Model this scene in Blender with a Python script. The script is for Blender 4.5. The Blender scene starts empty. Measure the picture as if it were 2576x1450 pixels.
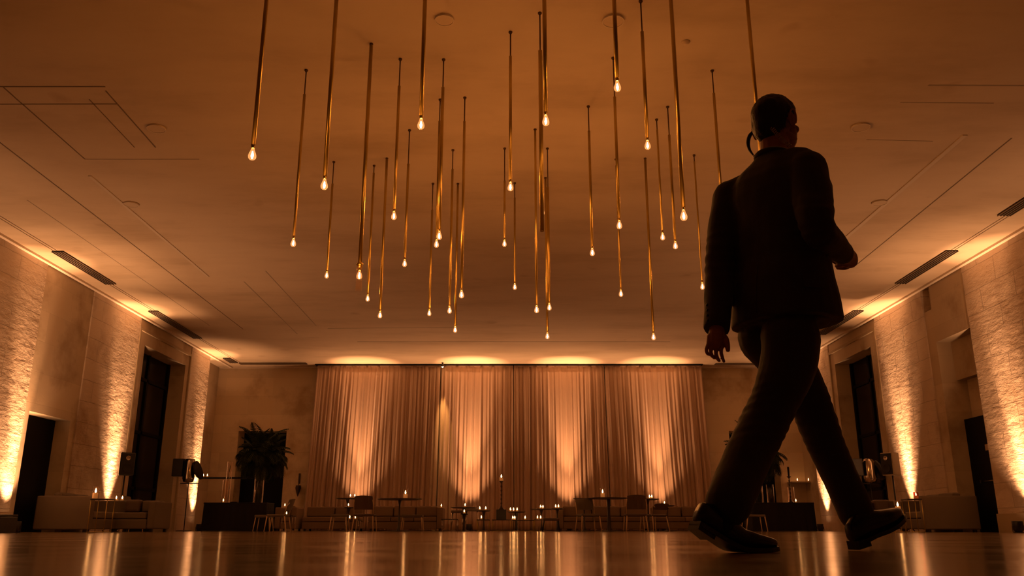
import bpy, bmesh, math, random
from mathutils import Vector, Matrix, noise
random.seed(7)
R = math.radians
scene = bpy.context.scene
COL = scene.collection

# ------------------------------------------------------------------ camera, world, exposure, large lights
F = 2120.0; YH = 1330.0; CH = 0.075; TH = math.atan((YH - 725) / F)
S_, C_ = math.sin(TH), math.cos(TH)
cam_d = bpy.data.cameras.new('camera'); cam = bpy.data.objects.new('camera', cam_d); COL.objects.link(cam)
cam.location = (0, 0, CH); cam.rotation_euler = (R(90) + TH, 0, 0)
cam_d.sensor_width = 36; cam_d.lens = F / 2576 * 36; cam_d.clip_start = 0.02; cam_d.clip_end = 200
scene.camera = cam
w = bpy.data.worlds.new('world'); scene.world = w; w.use_nodes = True
w.node_tree.nodes['Background'].inputs[0].default_value = (0.02, 0.008, 0.002, 1)
w.node_tree.nodes['Background'].inputs[1].default_value = 0.3
scene.view_settings.view_transform = 'Standard'; scene.view_settings.look = 'None'
scene.view_settings.exposure = 1.0; scene.view_settings.gamma = 1.0; scene.view_settings.use_curve_mapping = False
cy = scene.cycles
cy.max_bounces = 6; cy.diffuse_bounces = 4; cy.glossy_bounces = 4; cy.transmission_bounces = 6; cy.transparent_max_bounces = 12
cy.sample_clamp_indirect = 4.0; cy.caustics_reflective = False; cy.caustics_refractive = False; cy.use_denoising = True

AMBER = (1.0, 0.465, 0.20)       # wall washers
BULB = (1.0, 0.36, 0.08)         # filament bulbs
WASH_W = 1500.0
CURT_W = 920.0
BULB_E = 470.0
LOBES = ((26, 1.15), (64, 0.32), (112, 0.22))       # wall washers: (cone in degrees, share of the lamp's strength), the third an added ceiling fill
LOBES_S = ((26, 1.15), (48, 0.38))                 # the two behind the loudspeakers
LOBES_C = ((30, 1.65), (66, 0.22), (100, 0.13))     # the four under the curtain
H = 5.3                          # ceiling height

# ------------------------------------------------------------------ projection helpers: a photo point turned into a place at a given depth
def at(px, py, d):
    u = px - 1288; v = 725 - py
    t = d / (F * C_ - v * S_)
    return Vector((u * t, d, CH + (F * S_ + v * C_) * t))
def onz(px, py, z):
    u = px - 1288; v = 725 - py
    t = (z - CH) / (F * S_ + v * C_)
    return Vector((u * t, (F * C_ - v * S_) * t, z))
def X(px, d, z=0.3): return (px - 1288) * (d * C_ + (z - CH) * S_) / F
def Z(py, d): return at(1288, py, d).z

# ------------------------------------------------------------------ materials
MATS = {}
def mat(name, col, rough=0.6, metal=0.0, **kw):
    if name in MATS: return MATS[name]
    m = bpy.data.materials.new(name); m.use_nodes = True
    b = m.node_tree.nodes['Principled BSDF']
    b.inputs['Base Color'].default_value = (*col, 1); b.inputs['Roughness'].default_value = rough; b.inputs['Metallic'].default_value = metal
    for k, v in kw.items(): b.inputs[k.replace('_', ' ')].default_value = v
    MATS[name] = m; return m
def nodes(m): return m.node_tree.nodes, m.node_tree.links, m.node_tree.nodes['Principled BSDF']
def ramp(N, stops):
    r = N.new('ShaderNodeValToRGB'); e = r.color_ramp.elements
    e[0].position, e[0].color = stops[0][0], (*stops[0][1], 1); e[1].position, e[1].color = stops[-1][0], (*stops[-1][1], 1)
    for p, c in stops[1:-1]:
        n = e.new(p); n.color = (*c, 1)
    return r
def coords(N, L, scale=(1, 1, 1), rot=(0, 0, 0)):
    g = N.new('ShaderNodeNewGeometry'); mp = N.new('ShaderNodeMapping')
    mp.inputs['Scale'].default_value = scale; mp.inputs['Rotation'].default_value = rot
    L.new(g.outputs['Position'], mp.inputs['Vector']); return mp.outputs['Vector']
def noisen(N, L, vec, scale, detail=5, rough=0.55):
    n = N.new('ShaderNodeTexNoise'); n.inputs['Scale'].default_value = scale; n.inputs['Detail'].default_value = detail
    n.inputs['Roughness'].default_value = rough
    if vec is not None: L.new(vec, n.inputs['Vector'])
    return n
def bump(N, L, b, h, strength, dist, prev=None):
    n = N.new('ShaderNodeBump'); n.inputs['Strength'].default_value = strength; n.inputs['Distance'].default_value = dist
    L.new(h, n.inputs['Height'])
    if prev: L.new(prev.outputs[0], n.inputs['Normal'])
    L.new(n.outputs[0], b.inputs['Normal']); return n

def stone(name, c1, c2, c3, axis, rough_face):
    """ashlar limestone; axis 'x' for walls along the room's length, 'y' for the end wall"""
    m = mat(name, c1, 0.85); N, L, b = nodes(m)
    g = N.new('ShaderNodeNewGeometry'); sp = N.new('ShaderNodeSeparateXYZ'); cb = N.new('ShaderNodeCombineXYZ')
    L.new(g.outputs['Position'], sp.inputs[0])
    L.new(sp.outputs['Y' if axis == 'x' else 'X'], cb.inputs[0]); L.new(sp.outputs['Z'], cb.inputs[1])
    br = N.new('ShaderNodeTexBrick'); br.offset = 0.5
    br.inputs['Scale'].default_value = 1.0; br.inputs['Brick Width'].default_value = 1.15 if rough_face else 1.6
    br.inputs['Row Height'].default_value = 0.47 if rough_face else 0.62
    br.inputs['Mortar Size'].default_value = 0.007 if rough_face else 0.005
    br.inputs['Mortar Smooth'].default_value = 0.4
    br.inputs['Color1'].default_value = (*c1, 1); br.inputs['Color2'].default_value = (*c2, 1); br.inputs['Mortar'].default_value = (*c3, 1)
    # wobble the joints a little
    nw = noisen(N, L, g.outputs['Position'], 2.2, 4)
    mx = N.new('ShaderNodeVectorMath'); mx.operation = 'MULTIPLY_ADD'
    L.new(nw.outputs['Color'], mx.inputs[0]); mx.inputs[1].default_value = (0.10, 0.06, 0) if rough_face else (0.01, 0.01, 0)
    L.new(cb.outputs[0], mx.inputs[2]); L.new(mx.outputs[0], br.inputs['Vector'])
    n1 = noisen(N, L, g.outputs['Position'], 0.9, 6, 0.6)
    r1 = ramp(N, [(0.32, (0.55, 0.46, 0.36)), (0.5, (0.95, 0.93, 0.9)), (0.68, (1.0, 0.95, 0.88))])
    L.new(n1.outputs['Fac'], r1.inputs[0])
    mm = N.new('ShaderNodeMix'); mm.data_type = 'RGBA'; mm.blend_type = 'MULTIPLY'; mm.inputs[0].default_value = 0.8
    L.new(br.outputs['Color'], mm.inputs[6]); L.new(r1.outputs[0], mm.inputs[7]); L.new(mm.outputs[2], b.inputs['Base Color'])
    inv = N.new('ShaderNodeMath'); inv.operation = 'SUBTRACT'; inv.inputs[0].default_value = 1.0; L.new(br.outputs['Fac'], inv.inputs[1])
    p = bump(N, L, b, inv.outputs[0], 0.9 if rough_face else 0.2, 0.03 if rough_face else 0.004)
    if rough_face:
        n2 = noisen(N, L, coords(N, L, (1, 1, 1.6)), 5.0, 9, 0.62)
        p = bump(N, L, b, n2.outputs['Fac'], 0.6, 0.05, p)
        n5 = noisen(N, L, coords(N, L, (1, 0.8, 3.2)), 2.6, 7, 0.6)
        bump(N, L, b, n5.outputs['Fac'], 0.5, 0.06, p)
    else:
        n2 = noisen(N, L, g.outputs['Position'], 14, 6, 0.6)
        bump(N, L, b, n2.outputs['Fac'], 0.18, 0.01, p)
    return m
ST_R = stone('rough limestone', (0.64, 0.53, 0.43), (0.57, 0.475, 0.385), (0.45, 0.37, 0.295), 'x', True)
ST_S = stone('smooth limestone side', (0.58, 0.48, 0.355), (0.49, 0.40, 0.29), (0.46, 0.375, 0.27), 'x', False)
ST_B = stone('smooth limestone end', (0.68, 0.56, 0.40), (0.58, 0.47, 0.33), (0.56, 0.46, 0.32), 'y', False)
TRIM = mat('dressed stone trim', (0.42, 0.33, 0.22), 0.8)

PLAST = mat('ceiling plaster', (0.60, 0.50, 0.40), 0.9); N, L, b = nodes(PLAST)
n1 = noisen(N, L, coords(N, L, (0.5, 1.3, 1)), 0.8, 7, 0.62)
r1 = ramp(N, [(0.30, (0.50, 0.39, 0.27)), (0.5, (0.61, 0.49, 0.36)), (0.8, (0.67, 0.55, 0.41))]); L.new(n1.outputs['Fac'], r1.inputs[0])
n3 = noisen(N, L, coords(N, L), 1.6, 2, 0.4)
r3 = ramp(N, [(0.20, (0.84, 0.80, 0.76)), (0.30, (1, 1, 1))]); L.new(n3.outputs['Fac'], r3.inputs[0])
mm = N.new('ShaderNodeMix'); mm.data_type = 'RGBA'; mm.blend_type = 'MULTIPLY'; mm.inputs[0].default_value = 1
L.new(r1.outputs[0], mm.inputs[6]); L.new(r3.outputs[0], mm.inputs[7]); L.new(mm.outputs[2], b.inputs['Base Color'])
n2 = noisen(N, L, coords(N, L), 6, 8, 0.6); bump(N, L, b, n2.outputs['Fac'], 0.25, 0.012)

FLOOR = mat('polished marble floor', (0.3, 0.2, 0.12), 0.13, Specular_IOR_Level=0.38); N, L, b = nodes(FLOOR)
vec = coords(N, L)
br = N.new('ShaderNodeTexBrick'); br.inputs['Scale'].default_value = 1; br.inputs['Brick Width'].default_value = 1.2; br.inputs['Row Height'].default_value = 0.8
br.inputs['Mortar Size'].default_value = 0.006; br.offset = 0.5
br.inputs['Color1'].default_value = (0.34, 0.235, 0.14, 1); br.inputs['Color2'].default_value = (0.26, 0.175, 0.10, 1); br.inputs['Mortar'].default_value = (0.12, 0.08, 0.05, 1)
L.new(vec, br.inputs['Vector'])
n1 = noisen(N, L, coords(N, L, (1, 0.5, 1)), 1.7, 8, 0.65); r1 = ramp(N, [(0.35, (0.6, 0.55, 0.5)), (0.65, (1, 1, 1))]); L.new(n1.outputs['Fac'], r1.inputs[0])
mm = N.new('ShaderNodeMix'); mm.data_type = 'RGBA'; mm.blend_type = 'MULTIPLY'; mm.inputs[0].default_value = 0.7
L.new(br.outputs['Color'], mm.inputs[6]); L.new(r1.outputs[0], mm.inputs[7]); L.new(mm.outputs[2], b.inputs['Base Color'])
n2 = noisen(N, L, vec, 1.5, 5, 0.6); r2 = ramp(N, [(0.3, (0.10, 0.10, 0.10)), (0.7, (0.19, 0.19, 0.19))]); L.new(n2.outputs['Fac'], r2.inputs[0]); L.new(r2.outputs[0], b.inputs['Roughness'])
p = bump(N, L, b, br.outputs['Fac'], 0.25, -0.002)
n4 = noisen(N, L, vec, 2.5, 3, 0.5); p = bump(N, L, b, n4.outputs['Fac'], 0.12, 0.003, p)
n6 = noisen(N, L, coords(N, L, (0.5, 6, 1)), 1.0, 4, 0.6); bump(N, L, b, n6.outputs['Fac'], 0.10, 0.004, p)

CURT = mat('heavy velvet curtain', (0.42, 0.285, 0.20), 0.85, Sheen_Weight=0.3, Sheen_Roughness=0.4)
DARK = mat('dark stained door', (0.004, 0.003, 0.0025), 0.6, Specular_IOR_Level=0.1)
DGLASS = mat('dark glazed door', (0.003, 0.0025, 0.002), 0.2, Specular_IOR_Level=0.2)
BLACK = mat('black painted metal', (0.008, 0.007, 0.006), 0.4)
BLKCL = mat('black cloth', (0.009, 0.007, 0.006), 0.9)
BRASS = mat('aged brass', (0.42, 0.25, 0.075), 0.34, 1.0); N, L, b = nodes(BRASS)
n1 = noisen(N, L, coords(N, L, (8, 8, 0.9)), 1.3, 4, 0.6); r1 = ramp(N, [(0.3, (0.36, 0.25, 0.06)), (0.7, (0.72, 0.54, 0.18))]); L.new(n1.outputs['Fac'], r1.inputs[0]); L.new(r1.outputs[0], b.inputs['Base Color'])
BRONZE = mat('darkened bronze rod', (0.11, 0.06, 0.02), 0.45, 0.8)
CHROME = mat('polished chrome', (0.6, 0.5, 0.4), 0.15, 1.0)
UPH = mat('cream upholstery', (0.15, 0.115, 0.08), 0.85)
UPH2 = mat('tan upholstery', (0.19, 0.12, 0.07), 0.85)
UPHD = mat('brown leather', (0.10, 0.06, 0.035), 0.5)
WOODL = mat('pale lacquered wood', (0.62, 0.44, 0.25), 0.45)
WOODD = mat('dark table wood', (0.025, 0.013, 0.008), 0.3)
WAX = mat('candle wax', (0.85, 0.6, 0.35), 0.5, Emission_Color=(1, 0.35, 0.08, 1), Emission_Strength=0.12)  # faint emission imitates flame light glowing through the wax
LEAF = mat('palm leaf', (0.028, 0.040, 0.010), 0.7, Specular_IOR_Level=0.25)
SUIT = mat('charcoal wool suit', (0.036, 0.031, 0.024), 0.75, Sheen_Weight=0.15); N, L, b = nodes(SUIT)
n1 = noisen(N, L, coords(N, L, (1, 1, 0.45)), 9, 4, 0.5); bump(N, L, b, n1.outputs['Fac'], 0.35, 0.02)
SKIN = mat('skin', (0.42, 0.19, 0.12), 0.5, Subsurface_Weight=0.1, Subsurface_Radius=(0.02, 0.008, 0.004))
HAIR = mat('black hair', (0.006, 0.004, 0.003), 0.45); N, L, b = nodes(HAIR)
n1 = noisen(N, L, coords(N, L, (1, 1, 0.25)), 160, 3); bump(N, L, b, n1.outputs['Fac'], 0.6, 0.004)
SHOE = mat('polished black leather', (0.010, 0.007, 0.006), 0.22)
SHIRT = mat('white shirt cotton', (0.55, 0.5, 0.45), 0.8)
PLAS = mat('clear coil plastic', (0.45, 0.32, 0.22), 0.25)
VENT = mat('dark slot', (0.015, 0.010, 0.006), 0.8)
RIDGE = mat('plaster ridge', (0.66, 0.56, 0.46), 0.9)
GROOVE = mat('plaster joint', (0.20, 0.14, 0.09), 0.9)
FAINT = mat('faint plaster joint', (0.40, 0.32, 0.24), 0.9)
IRON = mat('wrought iron', (0.04, 0.022, 0.012), 0.5, 0.3)
UPLITCAB = mat('uplit-toned speaker cabinet', (0.60, 0.50, 0.36), 0.6)  # pale tone puts the uplight on the cabinet side into its colour
GRILLE = mat('speaker grille cloth', (0.008, 0.006, 0.004), 0.6)
PAPER = mat('paper notice', (0.45, 0.33, 0.24), 0.8)

def glassmat(name, tint=(1, 0.95, 0.9), gl=0.12):
    m = bpy.data.materials.new(name); m.use_nodes = True; N, L = m.node_tree.nodes, m.node_tree.links; N.clear()
    o = N.new('ShaderNodeOutputMaterial'); t = N.new('ShaderNodeBsdfTransparent'); g = N.new('ShaderNodeBsdfGlossy'); mx = N.new('ShaderNodeMixShader'); lw = N.new('ShaderNodeLayerWeight'); pw = N.new('ShaderNodeMath'); pw.operation = 'POWER'; pw.inputs[1].default_value = 3.0; fr = N.new('ShaderNodeMath'); fr.operation = 'MULTIPLY_ADD'
    L.new(lw.outputs['Facing'], pw.inputs[0]); L.new(pw.outputs[0], fr.inputs[0]); fr.inputs[1].default_value = 0.6; fr.inputs[2].default_value = 0.04; t.inputs[0].default_value = (*tint, 1); g.inputs['Roughness'].default_value = 0.04; g.inputs[0].default_value = (1, 1, 1, 1)
    L.new(fr.outputs[0], mx.inputs[0]); L.new(t.outputs[0], mx.inputs[1]); L.new(g.outputs[0], mx.inputs[2]); L.new(mx.outputs[0], o.inputs[0]); return m
GLASS = glassmat('clear glass'); AMBG = glassmat('amber glass', (1, 0.72, 0.42)); PURG = glassmat('rose glass', (0.9, 0.6, 0.55))
def emis(name, col, s):
    m = bpy.data.materials.new(name); m.use_nodes = True; N, L = m.node_tree.nodes, m.node_tree.links; N.clear()
    o = N.new('ShaderNodeOutputMaterial'); e = N.new('ShaderNodeEmission'); e.inputs[0].default_value = (*col, 1); e.inputs[1].default_value = s
    L.new(e.outputs[0], o.inputs[0]); return m
FILA = emis('glowing filament', BULB, BULB_E)
BULBG = glassmat('glowing bulb glass'); N, L = BULBG.node_tree.nodes, BULBG.node_tree.links
_o = next(n for n in N if n.type == 'OUTPUT_MATERIAL'); _p = _o.inputs[0].links[0].from_socket; _e = N.new('ShaderNodeEmission'); _e.inputs[0].default_value = (1, 0.42, 0.13, 1); _e.inputs[1].default_value = 0.22  # emission added to the glass imitates the glare of the bulb
_a = N.new('ShaderNodeAddShader'); L.new(_p, _a.inputs[0]); L.new(_e.outputs[0], _a.inputs[1]); L.new(_a.outputs[0], _o.inputs[0])
FLAME = emis('candle flame', (1.0, 0.46, 0.15), 22)
LENS = emis('washer lens', (1.0, 0.5, 0.22), 6)

# ------------------------------------------------------------------ mesh helpers
def link(name, bm, m, parent=None, smooth=False, loc=None):
    me = bpy.data.meshes.new(name); bm.normal_update(); bm.to_mesh(me); bm.free()
    ms = m if isinstance(m, (list, tuple)) else [m]
    for q in ms: me.materials.append(q)
    if smooth:
        for p in me.polygons: p.use_smooth = True
    o = bpy.data.objects.new(name, me); COL.objects.link(o)
    if parent is not None: o.parent = parent
    if loc is not None: o.location = loc
    return o
def tag(o, label=None, cat=None, group=None, kind=None):
    if label: o['label'] = label
    if cat: o['category'] = cat
    if group: o['group'] = group
    if kind: o['kind'] = kind
    return o
def thing(name, label, cat, loc=(0, 0, 0), rz=0, group=None):
    o = bpy.data.objects.new(name, None); COL.objects.link(o); o.location = loc; o.rotation_euler = (0, 0, rz); o.empty_display_size = 0.1
    return tag(o, label, cat, group)
def copy_tree(o, parent=None):
    c = o.copy(); COL.objects.link(c)
    if parent is not None: c.parent = parent
    for ch in list(o.children): copy_tree(ch, c)
    return c
def box(bm, x0, x1, y0, y1, z0, z1, mi=0, bev=0.0, seg=2):
    vs = [bm.verts.new((x, y, z)) for x in (x0, x1) for y in (y0, y1) for z in (z0, z1)]
    fs = []
    for q in ((0, 1, 3, 2), (4, 6, 7, 5), (0, 4, 5, 1), (2, 3, 7, 6), (0, 2, 6, 4), (1, 5, 7, 3)):
        f = bm.faces.new([vs[i] for i in q]); f.material_index = mi; fs.append(f)
    if bev:
        es = list({e for f in fs for e in f.edges})
        bmesh.ops.bevel(bm, geom=es, offset=bev, segments=seg, profile=0.6, affect='EDGES')
    return fs
def B(*a, bev=0.0, seg=2):
    bm = bmesh.new(); box(bm, *a, bev=bev, seg=seg); bmesh.ops.recalc_face_normals(bm, faces=bm.faces); return bm
def lathe(bm, prof, seg=20, c=(0, 0, 0), mi=0):
    """prof list of (radius, z); closes ends when radius 0"""
    rings = []
    for r, z in prof:
        if r < 1e-5: rings.append([bm.verts.new((c[0], c[1], c[2] + z))])
        else: rings.append([bm.verts.new((c[0] + r * math.cos(2 * math.pi * i / seg), c[1] + r * math.sin(2 * math.pi * i / seg), c[2] + z)) for i in range(seg)])
    for a, b_ in zip(rings, rings[1:]):
        for i in range(seg):
            j = (i + 1) % seg
            if len(a) == 1 and len(b_) == 1: break
            if len(a) == 1: f = bm.faces.new((a[0], b_[j], b_[i]))
            elif len(b_) == 1: f = bm.faces.new((a[i], a[j], b_[0]))
            else: f = bm.faces.new((a[i], a[j], b_[j], b_[i]))
            f.material_index = mi
    return bm
def LT(prof, seg=20, c=(0, 0, 0)):
    bm = bmesh.new(); lathe(bm, prof, seg, c); bmesh.ops.recalc_face_normals(bm, faces=bm.faces); return bm
def tube(bm, pts, rad, seg=8, cap=True):
    """round tube through pts, rad a number or a list"""
    pts = [Vector(p) for p in pts]; n = len(pts)
    rr = rad if isinstance(rad, (list, tuple)) else [rad] * n
    prev = None; rings = []
    for i, p in enumerate(pts):
        t = (pts[min(i + 1, n - 1)] - pts[max(i - 1, 0)]).normalized()
        if prev is None:
            prev = t.cross(Vector((0, 0, 1)) if abs(t.z) < 0.9 else Vector((0, 1, 0))).normalized()
        a = (prev - t * prev.dot(t)).normalized(); b_ = t.cross(a); prev = a
        rings.append([bm.verts.new(p + (a * math.cos(2 * math.pi * k / seg) + b_ * math.sin(2 * math.pi * k / seg)) * rr[i]) for k in range(seg)])
    for A, Bq in zip(rings, rings[1:]):
        for k in range(seg):
            bm.faces.new((A[k], A[(k + 1) % seg], Bq[(k + 1) % seg], Bq[k]))
    if cap:
        bm.faces.new(rings[0][::-1]); bm.faces.new(rings[-1])
    return bm
def T(pts, rad, seg=8):
    bm = bmesh.new(); tube(bm, pts, rad, seg); bmesh.ops.recalc_face_normals(bm, faces=bm.faces); return bm
def ell(bm, c, r, M=None, seg=16, rings=10):
    res = bmesh.ops.create_uvsphere(bm, u_segments=seg, v_segments=rings, radius=1)
    for v in res['verts']:
        q = Vector((v.co.x * r[0], v.co.y * r[1], v.co.z * r[2]))
        if M is not None: q = M @ q
        v.co = q + Vector(c)
    return res['verts']
def struct(name, bm, m, smooth=False):
    bmesh.ops.recalc_face_normals(bm, faces=bm.faces)
    return tag(link(name, bm, m, smooth=smooth), kind='structure')

# ------------------------------------------------------------------ room shell
struct('floor', B(-11.6, 11.6, -6, 30, -0.2, 0), FLOOR)
struct('ceiling', B(-11.6, 11.6, -6, 30, H, H + 0.3), PLAST)
XL, XR, YB = -9.5, 9.3, 28.1
# left wall: alternating rough panels, smooth panels, two doorways
bm = bmesh.new()
def wl(y0, y1, xf, z0, z1, mi): box(bm, -11.2, xf, y0, y1, z0, z1, mi)
wl(-6, 16.42, XL + 0.03, 0, H, 0)
wl(16.42, 16.62, XL, 0, H, 1); wl(16.62, 18.22, XL, 2.3, H, 1); wl(18.22, 18.45, XL, 0, H, 1)
wl(18.45, 20.95, XL + 0.03, 0, H, 0)
wl(20.95, 21.38, XL, 0, H, 1); wl(21.38, 24.2, XL, 4.64, H, 1); wl(24.2, 24.52, XL, 0, H, 1)
wl(24.52, 26.06, XL + 0.03, 0, H, 0); wl(26.06, 28.1, XL - 0.38, 0, H, 1)
struct('wall_left', bm, [ST_R, ST_S])
bm = bmesh.new()
def wr(y0, y1, xf, z0, z1, mi): box(bm, xf, 11.0, y0, y1, z0, z1, mi)
wr(-6, 16.63, XR - 0.03, 0, H, 0)
wr(16.63, 18.09, XR, 4.0, H, 1); wr(16.63, 18.09, XR + 0.32, 3.15, 4.0, 1); wr(16.63, 18.0, XR + 0.5, 2.3, 3.15, 1)
wr(18.09, 18.44, XR + 0.0, 0, 4.75, 1); wr(18.09, 18.44, XR + 0.16, 4.75, H, 1)
wr(18.44, 21.0, XR - 0.03, 0, H, 0)
wr(21.0, 21.45, XR, 0, H, 1); wr(21.45, 23.95, XR, 4.62, H, 1); wr(23.95, 24.3, XR, 0, H, 1)
wr(24.3, 26.2, XR - 0.03, 0, H, 0); wr(26.2, 28.1, XR + 0.25, 0, H, 1)
struct('wall_right', bm, [ST_R, ST_S])
bm = bmesh.new()
box(bm, -11, -9.04, YB, 29, 0, H); box(bm, -9.04, -7.45, YB, 29, 3.17, H); box(bm, -7.45, 7.17, YB, 29, 0, H)
box(bm, 7.17, 8.75, YB, 29, 3.17, H); box(bm, 8.75, 11, YB, 29, 0, H)
struct('wall_back', bm, ST_B)
struct('wall_front', B(-11, 11, -6.3, -6, 0, H), ST_B)
# dark doors in the openings
def door(name, x0, x1, y0, y1, z0, z1, m, split_axis=None, bar=None):
    d = struct(name, B(x0, x1, y0, y1, z0, z1), m)
    return d
door('door_1', -10.0, -9.82, 16.6, 18.24, 0, 2.32, DARK)
door('door_2', -10.25, -9.97, 21.36, 24.22, 0, 4.66, DGLASS)
door('door_3', 9.66, 10.0, 16.62, 18.1, 0, 2.31, DARK)
door('door_4', 9.75, 10.0, 21.43, 23.97, 0, 4.64, DGLASS)
door('door_5', -9.06, -7.43, 28.75, 28.9, 0, 3.2, DARK)
door('door_6', 7.15, 8.77, 28.75, 28.9, 0, 3.2, DARK)
# door leaves and transom lines
k = 1
def trim(bm, m):
    global k
    o = struct('trim_%d' % k, bm, m); k += 1; return o
for xa, xb in ((-9.975, -9.93), (9.71, 9.755)):
    y0, y1 = (21.38, 24.2) if xa < 0 else (21.45, 23.95)
    bm = bmesh.new(); ym = (y0 + y1) / 2
    for yy in (y0, ym - 0.05, y1 - 0.1): box(bm, xa, xb, yy, yy + 0.1, 0, 4.64)
    for zz in (0, 1.05, 2.5, 3.9): box(bm, xa, xb, y0, y1, zz, zz + 0.08)
    trim(bm, DARK)
# surrounds of the tall doorways (fine raised edge)
for xf, sgn, y0, y1 in ((XL, 1, 20.95, 24.52), (XR, -1, 21.0, 24.3)):
    bm = bmesh.new(); xa, xb = sorted((xf, xf + sgn * 0.045))
    box(bm, xa, xb, y0, y0 + 0.07, 0, 5.02); box(bm, xa, xb, y1 - 0.07, y1, 0, 5.02); box(bm, xa, xb, y0 + 0.07, y1 - 0.07, 4.95, 5.02)
    trim(bm, TRIM)
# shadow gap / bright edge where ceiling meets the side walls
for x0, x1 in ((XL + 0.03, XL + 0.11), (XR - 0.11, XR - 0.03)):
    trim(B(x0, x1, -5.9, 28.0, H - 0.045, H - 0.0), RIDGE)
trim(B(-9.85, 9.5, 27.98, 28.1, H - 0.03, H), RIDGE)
# plinth of the rough panels
for x0, x1, y0, y1 in ((XL + 0.03, XL + 0.07, -5.9, 16.42), (XR - 0.07, XR - 0.03, -5.9, 16.63)):
    trim(B(x0, x1, y0, y1, 0, 0.34), TRIM)
# ceiling joints and plaster ridges
def cline(p0, p1, wdt, m, dz=0.004):
    a = Vector((p0[0], p0[1], 0)); c = Vector((p1[0], p1[1], 0)); d = (c - a).normalized(); n = Vector((-d.y, d.x, 0)) * wdt / 2
    bm = bmesh.new(); vs = []
    for z in (H - dz, H + 0.01):
        vs.append([bm.verts.new((q.x, q.y, z)) for q in (a - n, a + n, c + n, c - n)])
    lo, hi = vs
    bm.faces.new(lo[::-1]); bm.faces.new(hi)
    for i in range(4): bm.faces.new((lo[i], lo[(i + 1) % 4], hi[(i + 1) % 4], hi[i]))
    trim(bm, m)
cline((-7.2, 10.4), (-7.33, 22.4), 0.018, GROOVE)
cline((-6.26, 9.3), (-6.28, 11.4), 0.016, GROOVE); cline((-5.04, 9.38), (-5.08, 11.0), 0.016, GROOVE); cline((-5.35, 9.6), (-5.38, 11.0), 0.012, GROOVE)
cline((-8.2, 9.73), (-5.06, 9.72), 0.02, GROOVE); cline((-7.6, 9.28), (-5.0, 9.28), 0.02, GROOVE); cline((-6.28, 11.4), (-4.6, 11.4), 0.01, FAINT)
cline((-6.5, 12.0), (-6.55, 17.4), 0.05, RIDGE, 0.012); cline((-8.02, 13), (-8.1, 22), 0.012, FAINT)
cline((-5.9, 17.8), (-6.0, 23), 0.02, FAINT); cline((-5.2, 17), (-5.25, 22), 0.015, FAINT)
cline((6.25, 10.6), (6.22, 18.2), 0.07, RIDGE, 0.014); cline((6.95, 10.7), (7.1, 16.7), 0.02, GROOVE)
cline((5.1, 9.25), (7.4, 9.26), 0.025, FAINT); cline((4.95, 9.68), (6.15, 9.7), 0.015, FAINT); cline((4.95, 10.75), (5.9, 10.8), 0.012, FAINT)
cline((-4.5, 24.0), (4.6, 24.0), 0.03, FAINT); cline((-5, 22.3), (-1.6, 22.2), 0.015, FAINT)
# continuous slot along both sides
for x in (-8.93, 8.60):
    for dx in (-0.035, 0.035): trim(B(x + dx - 0.006, x + dx + 0.006, 6, 27.2, H - 0.006, H + 0.01), GROOVE)

# linear air grilles
def grille(x0, x1, y0, y1, label):
    t = thing('air_grille', label, 'air vent', ((x0 + x1) / 2, (y0 + y1) / 2, H - 0.032), 0, 'linear ceiling grilles')
    w2, l2 = (x1 - x0) / 2, (y1 - y0) / 2
    bm = bmesh.new(); box(bm, -w2, w2, -l2, l2, 0.012, 0.03); link('backing', bm, VENT, t)
    bm = bmesh.new(); n = 4
    if l2 > w2:
        for i in range(n + 1):
            x = -w2 + 2 * w2 * i / n; box(bm, x - 0.007, x + 0.007, -l2, l2, 0, 0.014)
    else:
        for i in range(n + 1):
            y = -l2 + 2 * l2 * i / n; box(bm, -w2, w2, y - 0.007, y + 0.007, 0, 0.014)
    link('slats', bm, GROOVE, t)
grille(-9.0, -8.78, 15.65, 17.95, 'dark slatted ceiling grille along the left wall, nearest the camera')
grille(-9.06, -8.84, 20.35, 23.5, 'dark slatted ceiling grille along the left wall, beside the tall doorway')
grille(-9.2, -8.98, 26.4, 27.2, 'short dark ceiling grille at the far left corner')
grille(-8.95, -6.75, 27.2, 27.42, 'long thin dark ceiling slot at the back, left of the curtain')
grille(6.7, 8.6, 27.3, 27.52, 'thin dark ceiling slot at the back, right of the curtain')
grille(8.4, 8.62, 12.6, 13.68, 'dark ceiling grille cut by the right edge of the photo')
grille(8.47, 8.70, 15.6, 17.9, 'dark slatted ceiling grille along the right wall above the niche')
grille(8.5, 8.74, 20.3, 23.0, 'dark ceiling grille along the right wall behind the walking man')
# round plaster covers in the ceiling
for x, y, r, lab in ((-0.72, 7.85, 0.1, 'round ceiling cover at the top centre, left of the middle pendants'), (1.08, 7.87, 0.115, 'round ceiling cover behind the nearest right-hand pendant bulb'),
                     (-4.82, 10.39, 0.12, 'round ceiling cover at upper left beside the ceiling hatch joints'), (-6.37, 13.17, 0.12, 'round ceiling cover on the left, below the hatch joints'),
                     (4.71, 10.35, 0.12, 'round ceiling cover to the upper right of the man'), (6.12, 13.1, 0.12, 'round ceiling cover on the right beside the plaster ridge')):
    bm = bmesh.new(); lathe(bm, [(0, 0), (r * 0.9, 0), (r, 0.004), (r, 0.02), (0, 0.02)], 32)
    t = tag(link('ceiling_cover', bm, PLAST, None, loc=(x, y, H - 0.02)), lab, 'ceiling cover', 'round ceiling covers')
    bm = bmesh.new(); lathe(bm, [(r * 0.93, -0.004), (r * 1.03, -0.004), (r * 1.03, 0.012), (r * 0.93, 0.012), (r * 0.93, -0.004)], 32); link('rim', bm, RIDGE, t)
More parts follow.
